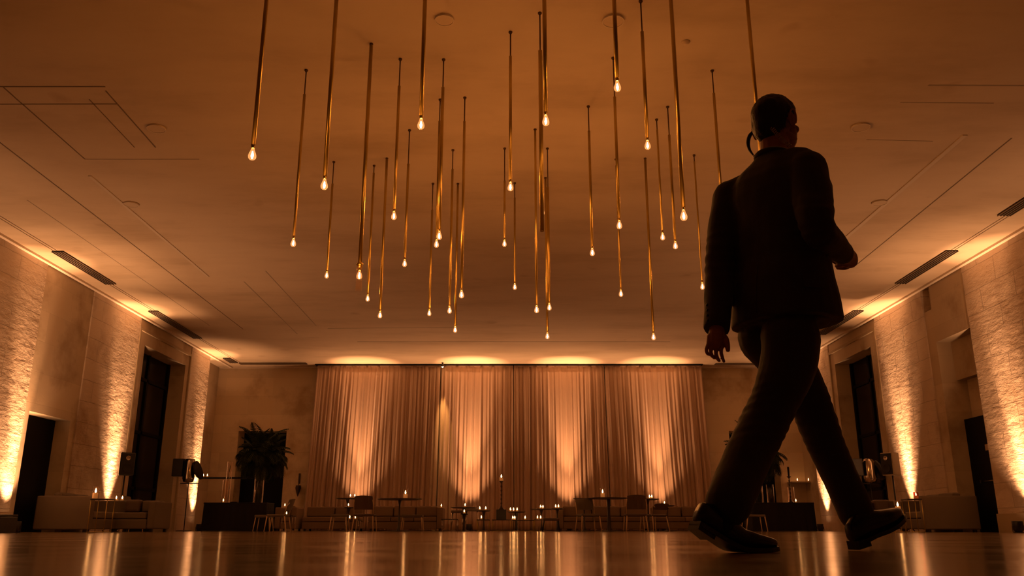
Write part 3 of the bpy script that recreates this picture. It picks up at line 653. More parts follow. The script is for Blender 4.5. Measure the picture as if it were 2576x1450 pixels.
def frond(bm, origin, az, up, ln, droop, nl=16, lw=0.3):
    """curved rachis with leaflets"""
    pts = []; p = Vector(origin); el = up
    for i in range(nl + 1):
        pts.append(p.copy()); p = p + Vector((math.cos(az) * math.cos(el), math.sin(az) * math.cos(el), math.sin(el))) * ln / nl; el -= droop / nl * (0.5 + i / nl)
    tube(bm, pts, [0.008 * (1 - i / nl) + 0.002 for i in range(nl + 1)], 4)
    side = Vector((-math.sin(az), math.cos(az), 0))
    for i in range(2, nl + 1):
        L_ = lw * math.sin(math.pi * (0.15 + 0.8 * i / nl)) ** 0.7; tdir = (pts[i] - pts[i - 1]).normalized()
        for s in (-1, 1):
            e = pts[i] + side * s * L_ * 0.75 + tdir * L_ * 0.55 + Vector((0, 0, -L_ * 0.35)); wv = tdir * 0.030
            m_ = (pts[i] + e) / 2 + Vector((0, 0, 0.02))
            a, b1, b2, c = bm.verts.new(pts[i]), bm.verts.new(m_ + wv), bm.verts.new(m_ - wv), bm.verts.new(e)
            bm.faces.new((a, b1, c, b2))
def palm(px, d, zb, label, seed, spread=0.95, rise=1.55):
    t = thing('palm_arrangement', label, 'potted palm', (X(px, d, 1.0), d, zb), 0, 'palm arrangements on the black tables'); rnd = random.Random(seed)
    link('glass_vase', LT([(0, 0.004), (0.14, 0.004), (0.13, 0.5), (0.15, 0.95), (0.145, 0.95), (0.122, 0.5), (0.13, 0.012), (0, 0.012)], 24), GLASS, t, True)
    bm = bmesh.new()
    for i in range(14):
        a = rnd.uniform(0, 6.28); r = rnd.uniform(0.02, 0.08); tube(bm, [(r * math.cos(a), r * math.sin(a), 0.02), (0.6 * r * math.cos(a), 0.6 * r * math.sin(a), 0.9), (r * math.cos(a + 1), r * math.sin(a + 1), 1.15)], 0.012, 5)
    link('stems', bm, LEAF, t)
    for i in range(84):
        az = rnd.uniform(0, 6.28); up = rnd.uniform(-0.3, 1.55); ln = rnd.uniform(0.65, 1.05) * spread * (1.15 if up > 1.1 else 1)
        bm = bmesh.new(); frond(bm, (0.04 * math.cos(az), 0.04 * math.sin(az), 1.15 + 0.25 * rnd.random()), az, up, ln, rnd.uniform(1.3, 2.4) * (0.6 if up > 1.1 else 1)); link('frond', bm, LEAF, t)
    return t
h1, dd = draped(508, 668, 24.2, 'black draped buffet table in the far left corner under the palm')
palm(650, dd, h1, 'large dark green palm in a tall glass vase on the left black table', 3)
h2, dd2 = draped(1893, 2052, 24.2, 'black draped buffet table on the right, seen between the legs of the man')
palm(1908, dd2 + 0.1, h2, 'dark palm arrangement on the right black table, mostly behind the near leg', 5)
def vase(px, d, zb, r, h, label, m=None):
    o = link('glass_vase', LT([(0, 0.004), (r, 0.004), (r * 1.03, h), (r * 0.97, h), (r * 0.93, 0.012), (0, 0.012)], 20), m or GLASS, None, True, (X(px, d, 1.0), d, zb))
    return tag(o, label, 'vase', 'glass vases on the black tables')
vase(566, dd - 0.1, h1, 0.085, 0.62, 'squat clear glass cylinder near the left end of the left black table')
v = vase(572, dd + 0.1, h1 + 0.0, 0.075, 1.15, 'tall slim clear glass cylinder on the left black table, left of the palm')
bm = bmesh.new(); tube(bm, [(0, 0, 0.02), (0.03, 0, 0.4), (-0.02, 0.02, 0.8), (0.02, 0, 1.05)], 0.009, 5); b1_ = link('branch', bm, LEAF, v)
bm = bmesh.new(); lathe(bm, [(0, 0), (0.07, 0), (0.11, 0.02), (0.105, 0.024), (0, 0.008)], 20); tag(link('serving_dish', bm, DARK, None, loc=(X(586, dd - .12), dd - 0.18, h1)), 'small dark round dish on the left black table', 'dish')
candle(560, 1262, dd - 0.25, 'tiny candle at the left end of the left black table', zb=h1)
vase(1938, dd2 - 0.2, h2, 0.1, 0.5, 'rounded glass vessel on the right black table near the leg')
vase(1990, dd2 + 0.22, h2, 0.095, 0.45, 'clear glass cylinder around the dark candlestick on the right black table')
def candlestick(px, d, zb, h, label, m, lit=True, s=1.0):
    t = thing('candlestick', label, 'candlestick', (X(px, d, 0.8), d, zb), 0, 'tall candlesticks')
    prof = [(0, 0), (0.075 * s, 0), (0.075 * s, 0.012), (0.035 * s, 0.05), (0.018, 0.10)]
    z = 0.12
    while z < h - 0.12:
        prof += [(0.012, z), (0.02, z + 0.03), (0.024, z + 0.045), (0.012, z + 0.07)]; z += 0.11
    prof += [(0.012, h - 0.06), (0.03, h - 0.03), (0.055, h - 0.012), (0.06, h), (0, h)]
    link('stem', LT(prof, 16), m, t, True)
    if lit:
        link('glass_cup', LT([(0, h + 0.002), (0.055, h + 0.002), (0.06, h + 0.11), (0.056, h + 0.11), (0.05, h + 0.01), (0, h + 0.01)], 16), GLASS, t, True)
        link('wax', LT([(0, h + 0.012), (0.042, h + 0.012), (0.042, h + 0.085), (0, h + 0.085)], 14), WAX, t, True); link('flame', flame_bm(h + 0.088, 1.4), FLAME, t, True)
    else: link('taper', LT([(0, h), (0.024, h), (0.03, h + 0.25), (0.012, h + 0.27), (0, h + 0.27)], 10), BLKCL, t, True)
    return t
candlestick(1990, dd2 - 0.2, h2, 0.72, 'dark tall candlestick with black taper on the right black table', IRON, False)
candle(2004, 1203, dd2 - 0.12, 'small flame in a glass at the right end of the right black table', zb=h2)

# wall sculpture left of the curtain, shaped like an unlit lantern
t = thing('wall_sculpture', 'small dark iron wall sculpture between the left doorway and the curtain', 'wall sculpture', (X(748, 27.9, 1.3), 28.0, 1.05))
link('shade', LT([(0, 0), (0.02, 0.05), (0.09, 0.28), (0.08, 0.36), (0, 0.37)], 12), IRON, t, True); link('bracket', T([(0, 0.0, 0.3), (0, 0.04, 0.42), (0, 0.09, 0.5)], 0.012), IRON, t, True)
link('mount', B(-0.03, 0.03, 0.06, 0.1, 0.42, 0.75, bev=0.01), IRON, t)
# door furniture on the right niche door: notice and push bar
tag(link('door_notice', B(9.648, 9.658, 17.2, 17.42, 1.6, 1.72), PAPER), 'small pale notice on the dark door in the right niche', 'sign')
t = thing('push_bar', 'metal push bar across the dark door in the right niche', 'door bar', (9.64, 17.3, 1.0))
link('bar', T([(0, -0.45, 0), (0, 0.45, 0)], 0.012), CHROME, t, True); link('bracket', B(-0.012, 0.018, -0.47, -0.43, -0.03, 0.03), BLACK, t); link('bracket', B(-0.012, 0.018, 0.43, 0.47, -0.03, 0.03), BLACK, t)
# low cases at both frame edges
t = thing('equipment_case', 'low dark case at the left edge of the photo by the wall', 'case', (-9.12, 15.2, 0), 0, 'low equipment cases')
link('body', B(-0.3, 0.3, -0.4, 0.4, 0, 0.27, bev=0.015), BLACK, t); link('lid', B(-0.3, 0.3, -0.4, 0.4, 0.275, 0.31, bev=0.01), BLACK, t)

# ---- lounge in front of the curtain
sofa(690, 745, 24.3, 'tan armchair behind the pale chair at the left end of the lounge', h=0.66, grp='tan armchairs')
sofa(759, 905, 24.6, 'low tan sofa left of the left round table', arms=(False, False))
sofa(925, 1113, 24.0, 'low tan sofa behind the left round table', arms=(False, True))
sofa(1403, 1642, 24.0, 'low tan sofa behind the right round table', arms=(True, False))
sofa(1648, 1800, 24.4, 'low tan sofa ending behind the rear shoe of the man', arms=(False, False))
stool(664, 23.4, 'pale stool at the far left of the lounge, beside the black table')
chair(699, 22.3, R(-90), 'pale chair facing right at the left end of the lounge', back=0.8)
stool(855, 22.0, 'small pale stool left of the brown chair')
chair(918, 21.9, R(180), 'brown leather chair at the left round table, back to the camera', 'dark', back=0.86, w_=0.50)
stool(1038, 22.9, 'wide pale stool right of the left round table', w_=0.54)
T1d = 21.3; z1 = Z(1253.5, T1d)
round_table(1004, T1d + 0.6, z1, 1.12, 'large dark round table on a thin pedestal, left of centre')
z1 = z1
candle(1019, 1234, T1d + 0.5, 'pillar candle in a clear cylinder on the left round table', 'hurricane', zb=z1)
t = thing('cut_glass_lamp', 'cut-glass ornament with ring handle on the left round table', 'ornament', (X(990, T1d + 0.6, 0.8), T1d + 0.6, z1))
link('body', LT([(0, 0), (0.07, 0.005), (0.075, 0.05), (0.04, 0.09), (0.03, 0.14), (0.012, 0.18), (0, 0.19)], 8), GLASS, t)
bm = bmesh.new(); tube(bm, [(0.035 * math.cos(a * math.pi / 6), 0, 0.235 + 0.045 * math.sin(a * math.pi / 6)) for a in range(13)], 0.005, 6); link('ring', bm, GLASS, t, True)
T2d = 21.4; z2 = Z(1251.5, T2d)
round_table(1532, T2d + 0.5, z2, 1.02, 'dark round table on a thick tapering pedestal, right of centre', stem=0.04, base=0.28)
candle(1517, 1234, T2d + 0.45, 'pillar candle in a clear cylinder on the right round table', 'hurricane', zb=z2)
tag(link('wine_glass', LT([(0, 0), (0.03, 0.002), (0.004, 0.008), (0.004, 0.06), (0.03, 0.085), (0.036, 0.12), (0.028, 0.15), (0.026, 0.15), (0.03, 0.12), (0, 0.075)], 14), GLASS, None, True, (X(1540, T2d + .4, .8), T2d + 0.4, z2)), 'small stemmed glass beside the candle on the right round table', 'glass')
round_table(1470, 23.0, Z(1254, 22.8), 0.56, 'small dark table peeking out left of the right round table', stem=0.02, base=0.18)
round_table(1632, 23.3, Z(1255, 23.0), 0.6, 'small dark table with candles behind the right chairs', stem=0.02, base=0.18)
chair(1480, 21.6, R(12), 'pale upholstered chair in front of the right round table, on its left', back=0.80)
chair(1598, 21.5, R(180), 'tan backed pale wood chair at the right round table, back to the camera', 'wood', back=0.86, w_=0.5, um=UPHD)
chair(1645, 22.1, R(-150), 'pale wood chair angled away beside the right table, nearest the man', back=0.68, um=UPHD)
zz = Z(1254, 23.3); round_table(872, 23.3, zz, 0.62, 'small dark table with two candles behind the brown chair', stem=0.014, base=0.18)
candle(880, 1244, 23.2, 'left of two candles on the small table behind the brown chair', zb=zz); candle(891, 1245, 23.2, 'right of two candles on the small table behind the brown chair', zb=zz)
zz = Z(1308, 22.9); wire_table(888, 22.9, zz, 0.36, 0.3, 'low table with two tealights under the brown chair', grp='small metal side tables')
candle(881, 1304, 22.85, 'tealight low beside the brown chair, left of two', zb=zz); candle(895, 1304, 22.85, 'tealight low beside the brown chair, right of two', zb=zz)
zz = Z(1275, 23.4); round_table(876, 24.2, zz, 0.3, 'tiny round side table holding a candle left of the brown chair', base=0.12); candle(876, 1268, 24.2, 'candle on the tiny side table left of the brown chair', zb=zz)
zz = 0.655
candle(716, 1258, 24.3 + 0.75, 'candle on top of the tan armchair back at the far left of the lounge', zb=0.661)
zz = Z(1298, 22.9); wire_table(726, 22.9, zz, 0.3, 0.3, 'low table with a tealight behind the pale chair'); candle(722, 1293, 22.9, 'tealight on the low table behind the pale chair', zb=zz)
# centre group
d_ = 23.0
zz = Z(1277, d_); round_table(1167, d_, zz, 0.72, 'small dark round table before the brightest curtain glow', stem=0.018, base=0.2)
candle(1170, 1262, d_, 'candle in a round glass on the table before the brightest curtain glow', zb=zz)
zz = Z(1293, d_ - .6); round_table(1168, d_ - 0.6, zz, 0.2, 'tiny pedestal stand with candle in front of the small dark round table', base=0.1); candle(1168, 1286, d_ - 0.6, 'candle on the tiny pedestal stand in front of the bright curtain', zb=zz)
stool(1150, 24.0, 'dark brown stool left of the bright curtain glow', m=UPHD, lm=CHROME, h=0.55, w_=0.32, grp='brown stools in the centre'); stool(1187, 24.0, 'dark brown stool right of the bright curtain glow', m=UPHD, lm=CHROME, h=0.6, w_=0.36, grp='brown stools in the centre')
zz = Z(1307, d_ - .3); wire_table(1132, d_ - 0.8, zz, 0.42, 0.3, 'low dark table with chrome legs right of the left sofa')
zz = Z(1285, d_ + .5); round_table(1217, d_ + 0.5, zz, 0.36, 'small dark table with leaning candles left of the candlestick', base=0.15)
candle(1207, 1276, d_ + 0.45, 'candle on the small table left of the candlestick, left one', zb=zz); candle(1222, 1280, d_ + 0.45, 'candle on the small table left of the candlestick, right one', zb=zz)
zz = Z(1308, d_ - .2); wire_table(1216, d_ - 0.2, zz, 0.34, 0.4, 'low brass table left of the black cube', lm=BRASS); candle(1211, 1302, d_ - 0.2, 'candle on the low brass table left of the black cube', zb=zz)
# cube stand with tall candlestick
zc0 = Z(1308, d_); zc1 = Z(1283, d_)
wire_table(1262, d_, zc0, 0.5, 0.44, 'low dark table carrying the black cube', lm=BRASS)
tag(link('plinth_block', B(-0.13, 0.13, -0.13, 0.13, 0, zc1 - zc0, bev=0.006, seg=1), BLACK, None, loc=(X(1261, d_), d_, zc0)), 'black cube plinth under the tall candlestick at the centre', 'plinth')
candlestick(1261, d_, zc1, Z(1211, d_) - zc1, 'tall twisted candlestick with lit candle on the black cube, centre', IRON)
zz = Z(1288, d_ + .4); round_table(1299, d_ + 0.4, zz, 0.5, 'small table with three candles right of the candlestick', stem=0.03, base=0.16)
for i, px_ in enumerate((1284, 1292, 1301)): candle(px_, 1276, d_ + 0.35 + 0.1 * (i == 1), ['leftmost', 'middle', 'rightmost'][i] + ' of three candles right of the tall candlestick', zb=zz)
zz = Z(1281, d_ + .9); round_table(1362, d_ + 0.9, zz, 0.62, 'small dark table with candle pairs left of the right sofa arm', stem=0.014, base=0.16)
candle(1360, 1272, d_ + 0.85, 'leftmost candle of the four left of the right sofa', zb=zz); candle(1366, 1272, d_ + 0.95, 'second candle of the four left of the right sofa', zb=zz)
zz = Z(1280, d_ + .5); round_table(1402, d_ + 0.5, zz, 0.32, 'tiny table with two candles touching the right sofa arm', stem=0.014, base=0.12)
candle(1398, 1267, d_ + 0.5, 'third candle of the four left of the right sofa', zb=zz); candle(1405, 1269, d_ + 0.45, 'fourth candle of the four, touching the right sofa arm', zb=zz)
zz = Z(1309, d_ - .4); wire_table(1316, d_ - 0.4, zz, 0.56, 0.5, 'low brass table with tealights below the three candles', lm=BRASS)
for px_, lb in ((1290, 'left tealight on the low brass table under the three candles'), (1295, 'second tealight on the low brass table under the three candles'), (1321, 'right tealight on the low brass table under the three candles')): candle(px_, 1305, d_ - 0.45 + 0.1 * (px_ == 1295), lb, zb=zz)
zz = Z(1308, d_ + .3); wire_table(1357, d_ + 0.3, zz, 0.3, 0.4, 'low brass table with two candles left of the dark bench', lm=BRASS)
candle(1352, 1302, d_ + 0.25, 'left candle on the low table beside the dark bench', zb=zz); candle(1360, 1301, d_ + 0.3, 'right candle on the low table beside the dark bench', zb=zz)
stool(1386, 22.6, 'dark low bench left of the right sofa arm', w_=0.42, dep=0.42, h=0.33, m=UPHD, lm=BLACK, grp='low benches')
zz = Z(1272, 23.0); round_table(1680, 23.0, zz, 0.4, 'small table with a candle right of the angled chair', stem=0.014, base=0.14); candle(1668 + 4, 1262, 23.0, 'candle on the small table right of the angled chair', zb=zz)
zz = Z(1255, 23.0); candle(1635, 1244, 23.25, 'left candle on the small table behind the right chairs', zb=zz); candle(1641, 1245, 23.2, 'right candle on the small table behind the right chairs', zb=zz)
candle(1110, 1274, 24.0 + 0.7, 'candle on the right arm of the left sofa', zb=0.655 - 0.02)
chair(1897, 22.8, R(90), 'pale open-framed chair seen just right of the near shin of the man', back=0.8)

# ------------------------------------------------------------------ the walking man
MAN = thing('person', 'man in a dark suit with a coiled earpiece, striding right with his back turned', 'person', (1.01, 3.02, 0))
MO = Vector((1.01, 3.02, 0))
A0 = R(35); HV = Vector((math.cos(A0), math.sin(A0), 0)); RV = Vector((math.sin(A0), -math.cos(A0), 0)); UP = Vector((0, 0, 1))
def lc(r, h_, z): return MO + RV * r + HV * h_ + UP * z
def loft(bm, rings, seg=20, n=2.0):
    """rings: (centre, axis a scaled, axis b scaled)"""
    rs = []
    for c, a, b_ in rings:
        row = []
        for k_ in range(seg):
            t = 2 * math.pi * k_ / seg; cc, ss = math.cos(t), math.sin(t)
            ca = math.copysign(abs(cc) ** (2 / n), cc); sb = math.copysign(abs(ss) ** (2 / n), ss)
            row.append(bm.verts.new(c + a * ca + b_ * sb))
        rs.append(row)
    for A, Bq in zip(rs, rs[1:]):
        for k_ in range(seg): bm.faces.new((A[k_], A[(k_ + 1) % seg], Bq[(k_ + 1) % seg], Bq[k_]))
    bm.faces.new(rs[0][::-1]); bm.faces.new(rs[-1])
def spl(pts, rad, k_=4):
    """Catmull-Rom resample of a polyline with radii"""
    P = [Vector(p) for p in pts]; out = []; ro = []
    for i in range(len(P) - 1):
        p0, p1, p2, p3 = P[max(i - 1, 0)], P[i], P[i + 1], P[min(i + 2, len(P) - 1)]
        for j in range(k_):
            t = j / k_; out.append(0.5 * ((2 * p1) + (p2 - p0) * t + (2 * p0 - 5 * p1 + 4 * p2 - p3) * t * t + (3 * p1 - p0 - 3 * p2 + p3) * t ** 3)); ro.append(rad[i] * (1 - t) + rad[i + 1] * t)
    out.append(P[-1]); ro.append(rad[-1]); return out, ro
def limb(bm, pts, rad, seg=16, ends=(0, -1)):
    p, r = spl(pts, rad); tube(bm, p, r, seg)
    for i in ends: ell(bm, p[i], (r[i],) * 3, None, 14, 8)
def fuse(name, bm, m, voxel, smooth_it, parent, disp=None):
    """voxel-remesh everything in bm into one continuous skin"""
    bmesh.ops.recalc_face_normals(bm, faces=bm.faces)
    me = bpy.data.meshes.new('raw'); bm.to_mesh(me); bm.free(); o = bpy.data.objects.new('raw', me); COL.objects.link(o)
    md = o.modifiers.new('r', 'REMESH'); md.mode = 'VOXEL'; md.voxel_size = voxel
    if smooth_it: ms = o.modifiers.new('s', 'SMOOTH'); ms.iterations = smooth_it; ms.factor = 0.5
    dg = bpy.context.evaluated_depsgraph_get(); dg.update()
    nm = bpy.data.meshes.new_from_object(o.evaluated_get(dg)); bpy.data.objects.remove(o); bpy.data.meshes.remove(me)
    nm.name = name; nm.materials.clear(); nm.materials.append(m)
    if disp:
        cs = [v.co.copy() for v in nm.vertices]; ns = [v.normal.copy() for v in nm.vertices]; fl = []
        for c_, n_ in zip(cs, ns): fl.extend(c_ + n_ * disp(c_))
        nm.vertices.foreach_set('co', fl); nm.update()
    for p in nm.polygons: p.use_smooth = True
    r_ = bpy.data.objects.new(name, nm); COL.objects.link(r_)
    r_.parent = parent; r_.matrix_parent_inverse = Matrix.Translation(-Vector(parent.location)); return r_
# joints (places in the room)
shR, elR, wrR = at(2030, 430, 2.90), at(2058, 575, 2.80), at(2122, 642, 3.02)
shL, elL, wrL = at(1838, 500, 3.17), at(1812, 660, 3.10), at(1803, 830, 2.98)
hpR, knR, anR = at(1990, 850, 2.93), at(1925, 1060, 2.91), at(1822, 1275, 2.80)
hpL, knL, anL = at(1925, 850, 3.10), at(2070, 1065, 3.18), at(2158, 1310, 3.15)
# --- jacket
bm = bmesh.new()
def ring(z, r, h_, a, b_): return (lc(r, h_, z), RV * a, HV * b_)
loft(bm, [ring(0.795, 0, .0, .205, .165), ring(0.86, 0, .0, .20, .16), ring(0.95, 0, .0, .188, .15), ring(1.04, 0, .01, .175, .135), ring(1.12, 0, .02, .178, .138), ring(1.22, 0, .03, .195, .145),
          ring(1.31, 0, .03, .205, .14), ring(1.37, 0, .025, .195, .125), ring(1.415, 0, .02, .155, .10), ring(1.45, 0, .02, .095, .078), ring(1.475, 0, .02, .065, .065)], 28, 2.4)
loft(bm, [(shR + Vector((0, 0, 0.0)) - RV * 0.02, RV * .075, HV * .08), (shR - RV * 0.05 + UP * 0.05, RV * .06, HV * .06)], 16)
limb(bm, [lc(.03, .02, 1.425), lc(.10, .015, 1.415), shR + UP * .012], [.050, .058, .068]); limb(bm, [lc(-.03, .02, 1.425), lc(-.10, .02, 1.395), shL + UP * .005], [.050, .060, .068])
limb(bm, [lc(.08, .0, 1.30), shR - UP * .06 - RV * .03], [.09, .075]); limb(bm, [lc(-.08, .02, 1.30), shL - UP * .06 + RV * .03], [.09, .075])
def sleeve(sh, el, wr, r0, r1, r2):
    m1 = sh.lerp(el, .5); m2 = el.lerp(wr, .5)
    limb(bm, [sh, m1, el, m2, wr], [r0, (r0 + r1) / 2 + .002, r1, (r1 + r2) / 2, r2], 20, (0,))
sleeve(shR, elR, wrR, .078, .060, .043)
sleeve(shL, elL, wrL, .074, .058, .047)
def wrinkle(co):
    n_ = noise.noise(co * 9.0) * 0.004 + noise.noise(Vector((co.x * 22, co.y * 22, co.z * 9))) * 0.0022
    for el_ in (elR, elL):
        d2 = (co - el_).length
        if d2 < 0.17: n_ += 0.003 * (1 - d2 / 0.17) * math.sin((co - el_).z * 130 + 2 * noise.noise(co * 14))
    return n_
jacket = fuse('jacket', bm, SUIT, 0.007, 3, MAN, wrinkle)
# jacket details
def mpart(name, bm, m, smooth=True):
    bmesh.ops.recalc_face_normals(bm, faces=bm.faces)
    o = link(name, bm, m, MAN, smooth); o.matrix_parent_inverse = Matrix.Translation(-MO); return o
from mathutils.bvhtree import BVHTree
JB = BVHTree.FromPolygons([v.co for v in jacket.data.vertices], [tuple(p.vertices) for p in jacket.data.polygons])
def surf(obj_, co, d_):
    p_, n_, _, _ = JB.find_nearest(co); return p_ + n_ * d_
bm = bmesh.new(); rr_ = []
for k_ in range(25):
    t = 2 * math.pi * k_ / 24; rr_.append(lc(.066 * math.cos(t), .02 + .068 * math.sin(t), 1.466 + .012 * math.sin(t) * -1))
tube(bm, rr_, .0115, 8); mpart('jacket_collar', bm, SUIT)
bm = bmesh.new(); tube(bm, [JB.ray_cast(lc(.0, -.5, .815 + i * .02), HV)[0] for i in range(11)], .0022, 6); mpart('back_vent', bm, SUIT)
bm = bmesh.new(); pa = [surf(jacket, at(2040 + i * 9, 662 + i * 5.5, 2.72 + i * .02), .002) for i in range(6)]
for i in range(5):
    a, c = pa[i], pa[i + 1]; q_ = [a + UP * .004, c + UP * .004, c - UP * .045, a - UP * .045]; q_ = q_[:2] + [surf(jacket, v, .004) for v in q_[2:]]
    vs = [bm.verts.new(v) for v in q_]; bm.faces.new(vs)
bmesh.ops.remove_doubles(bm, verts=bm.verts, dist=.0005); o = mpart('pocket_flap', bm, SUIT, False); md = o.modifiers.new('s', 'SOLIDIFY'); md.thickness = .003
bm = bmesh.new()
for i in range(4):
    dv = at(1779 + i * 0.5, 768 + i * 13, 1.0) - Vector((0, 0, CH)); c = JB.ray_cast(Vector((0, 0, CH)), dv.normalized())[0]; ell(bm, c, (.0055, .0055, .0055), None, 10, 6)
mpart('sleeve_buttons', bm, BLACK)
# --- trousers
bm = bmesh.new()
loft(bm, [ring(1.02, 0, .02, .16, .115), ring(0.94, 0, .0, .172, .13), ring(0.86, 0, .0, .178, .138), ring(0.79, 0.0, .0, .165, .13)], 24, 2.2)
P_ = [hpR, at(1982, 920, 2.92), at(1948, 1010, 2.91), at(1912, 1085, 2.90), at(1866, 1185, 2.84), at(1832, 1264, 2.78)]
limb(bm, P_[:-1] + [P_[-1]], [.105, .096, .083, .080, .077, .074], 20)
P2_ = [hpL, at(1990, 930, 3.14), at(2035, 1010, 3.17), at(2066, 1090, 3.18), at(2110, 1195, 3.17), at(2153, 1288, 3.15)]
limb(bm, P2_, [.105, .090, .076, .070, .066, .064], 20)
def wr2(co):
    n_ = noise.noise(co * 7.5) * 0.005 + noise.noise(Vector((co.x * 18, co.y * 18, co.z * 12))) * 0.003
    for kn in (knR, knL):
        d2 = (co - kn).length
        if d2 < 0.2: n_ += 0.0022 * (1 - d2 / 0.2) * math.sin((co - kn).z * 170 + 4 * noise.noise(co * 11))
    return n_
fuse('trousers', bm, SUIT, 0.008, 3, MAN, wr2)
# --- body: one continuous skin (torso, legs, arms, hands, neck, head)
bm = bmesh.new()
loft(bm, [ring(0.80, 0, 0, .14, .10), ring(0.92, 0, 0, .15, .105), ring(1.05, 0, .01, .135, .095), ring(1.2, 0, .03, .155, .105), ring(1.33, 0, .03, .16, .10), ring(1.39, 0, .02, .12, .08), ring(1.42, 0, .02, .06, .06)], 20)
limb(bm, [shR, elR, wrR], [.05, .04, .028]); limb(bm, [shL, elL, wrL], [.05, .04, .028])
limb(bm, [lc(-.12, .02, 1.37), shL], [.06, .05]); limb(bm, [lc(.12, .02, 1.37), shR], [.06, .05])
limb(bm, P_, [.075, .062, .05, .048, .045, .04]); limb(bm, P2_, [.075, .062, .05, .048, .045, .04])
AH = R(38); HH = Vector((math.cos(AH), math.sin(AH), 0)); HR = Vector((math.sin(AH), -math.cos(AH), 0))
HC = at(1950, 309, 3.06)
def hd(r, f_, z): return HC + HR * r + HH * f_ + UP * z
MH = Matrix((HR, HH, UP)).transposed()
limb(bm, [lc(0, .02, 1.36), lc(0, .025, 1.44), hd(0, -.015, -.08), hd(0, 0, -.03)], [.062, .058, .056, .06])
ell(bm, hd(0, -.01, .015), (.074, .094, .088), MH, 28, 20)
ell(bm, hd(0, .032, -.046), (.062, .064, .066), MH, 24, 16); ell(bm, hd(0, .048, -.07), (.052, .046, .042), MH, 20, 12)
ell(bm, hd(0, .045, -.085), (.043, .045, .033), MH, 20, 12)
ell(bm, hd(0, .078, -.102), (.02, .016, .016), MH)                      # chin
ell(bm, hd(0, .078, .016), (.045, .012, .012), MH)                       # brow
limb(bm, [hd(0, .088, .008), hd(0, .099, -.022), hd(0, .102, -.032)], [.006, .0075, .0085])   # nose
for s in (-1, 1):
    ell(bm, hd(s * .012, .096, -.036), (.008, .009, .007), MH); ell(bm, hd(s * .042, .062, -.028), (.02, .02, .018), MH)
    ell(bm, hd(s * .052, .02, -.075), (.012, .04, .016), MH)
ell(bm, hd(0, .09, -.060), (.022, .007, .005), MH); ell(bm, hd(0, .088, -.069), (.019, .008, .006), MH)   # lips
# ears: bowl, rim and lobe
for s in (-1, 1):
    Me = MH @ Matrix.Rotation(s * R(-18), 3, 'Z')
    ell(bm, hd(s * .079, -.010, -.018), (.007, .018, .032), Me)
    rim = [hd(s * (.087 + .004 * math.sin(t)), -.010 - .021 * math.cos(t) * 1.0, -.016 + .035 * math.sin(t)) for t in [R(-70 + i * 20) for i in range(0, 15)]]
    tube(bm, rim, .0042, 8)
    ell(bm, hd(s * .079, .004, -.046), (.006, .008, .010), MH)
    ell(bm, hd(s * .078, .008, -.022), (.005, .005, .008), MH)
# left hand: open, palm towards the camera, thumb on the body side
pl = at(1803, 850, 2.97)
limb(bm, [wrL, at(1803, 845, 2.972), at(1801, 862, 2.968)], [.027, .031, .026])
for (x0, y0, x1, y1) in ((1787, 848, 1783, 868), (1797, 848, 1794, 872), (1806, 848, 1805, 874), (1814, 850, 1815, 874)): limb(bm, [at(x0, y0, 2.972), at(x1, y1, 2.968)], [.013, .0095], 10)
FG = [((1782, 866), (1777, 879), (1779, 889), (1784, 893), .0068), ((1793, 870), (1788, 884), (1791, 895), (1797, 901), .0074), ((1804, 872), (1801, 888), (1804, 900), (1809, 908), .0076), ((1815, 872), (1814, 887), (1817, 899), (1821, 910), .0070)]
for n_, (a, b_, c, e, r_) in enumerate(FG): limb(bm, [at(*a, 2.968), at(*b_, 2.95 + .006 * n_), at(*c, 2.945 + .01 * n_), at(*e, 2.955 + .012 * n_)], [r_ + .0008, r_, r_ - .0006, r_ - .0015], 10)
limb(bm, [at(1815, 845, 2.975), at(1824, 853, 2.965), at(1829, 866, 2.958), at(1831, 881, 2.955)], [.014, .013, .0105, .008], 10)
ell(bm, at(1819, 853, 2.965), (.016, .014, .020))
# right hand: loose fist in front of the cuff, fingertips showing at its left
d_ = 3.08
limb(bm, [wrR, at(2134, 648, d_), at(2138, 656, d_ + .02)], [.028, .033, .030])
for i, (x0, y0) in enumerate(((2140, 632), (2144, 645), (2140, 658), (2132, 666))):
    limb(bm, [at(x0 - 4, y0, d_), at(x0 + 3, y0 + 3, d_ + .035), at(x0 - 8, y0 + 8, d_ + .06), at(x0 - 24, y0 + 8, d_ + .045)], [.012, .0105, .0095, .008], 10)
limb(bm, [at(2124, 655, d_), at(2114, 666, d_ + .005), at(2106, 669, d_ + .02)], [.013, .0115, .0095], 10)
limb(bm, [at(2120, 668, d_ + .03), at(2104, 662, d_ + .035), at(2096, 658, d_ + .035)], [.009, .008, .006], 10)
fuse('body', bm, SKIN, 0.0025, 2, MAN)
# eyes
for s in (-1, 1):
    bm = bmesh.new(); ell(bm, hd(s * .03, .072, -.004), (.012, .012, .011), MH); mpart('eye', bm, SHIRT)
# shirt collar and cuffs
bm = bmesh.new()
lo_, hi_ = [], []
for k_ in range(33):
    t = 2 * math.pi * k_ / 32
    lo_.append(bm.verts.new(lc(.064 * math.cos(t), .022 + .066 * math.sin(t), 1.452))); hi_.append(bm.verts.new(lc(.061 * math.cos(t), .026 + .063 * math.sin(t), 1.488 - .008 * math.sin(t))))
for k_ in range(32): bm.faces.new((lo_[k_], lo_[k_ + 1], hi_[k_ + 1], hi_[k_]))
o = mpart('shirt_collar', bm, SHIRT); md = o.modifiers.new('s', 'SOLIDIFY'); md.thickness = .004
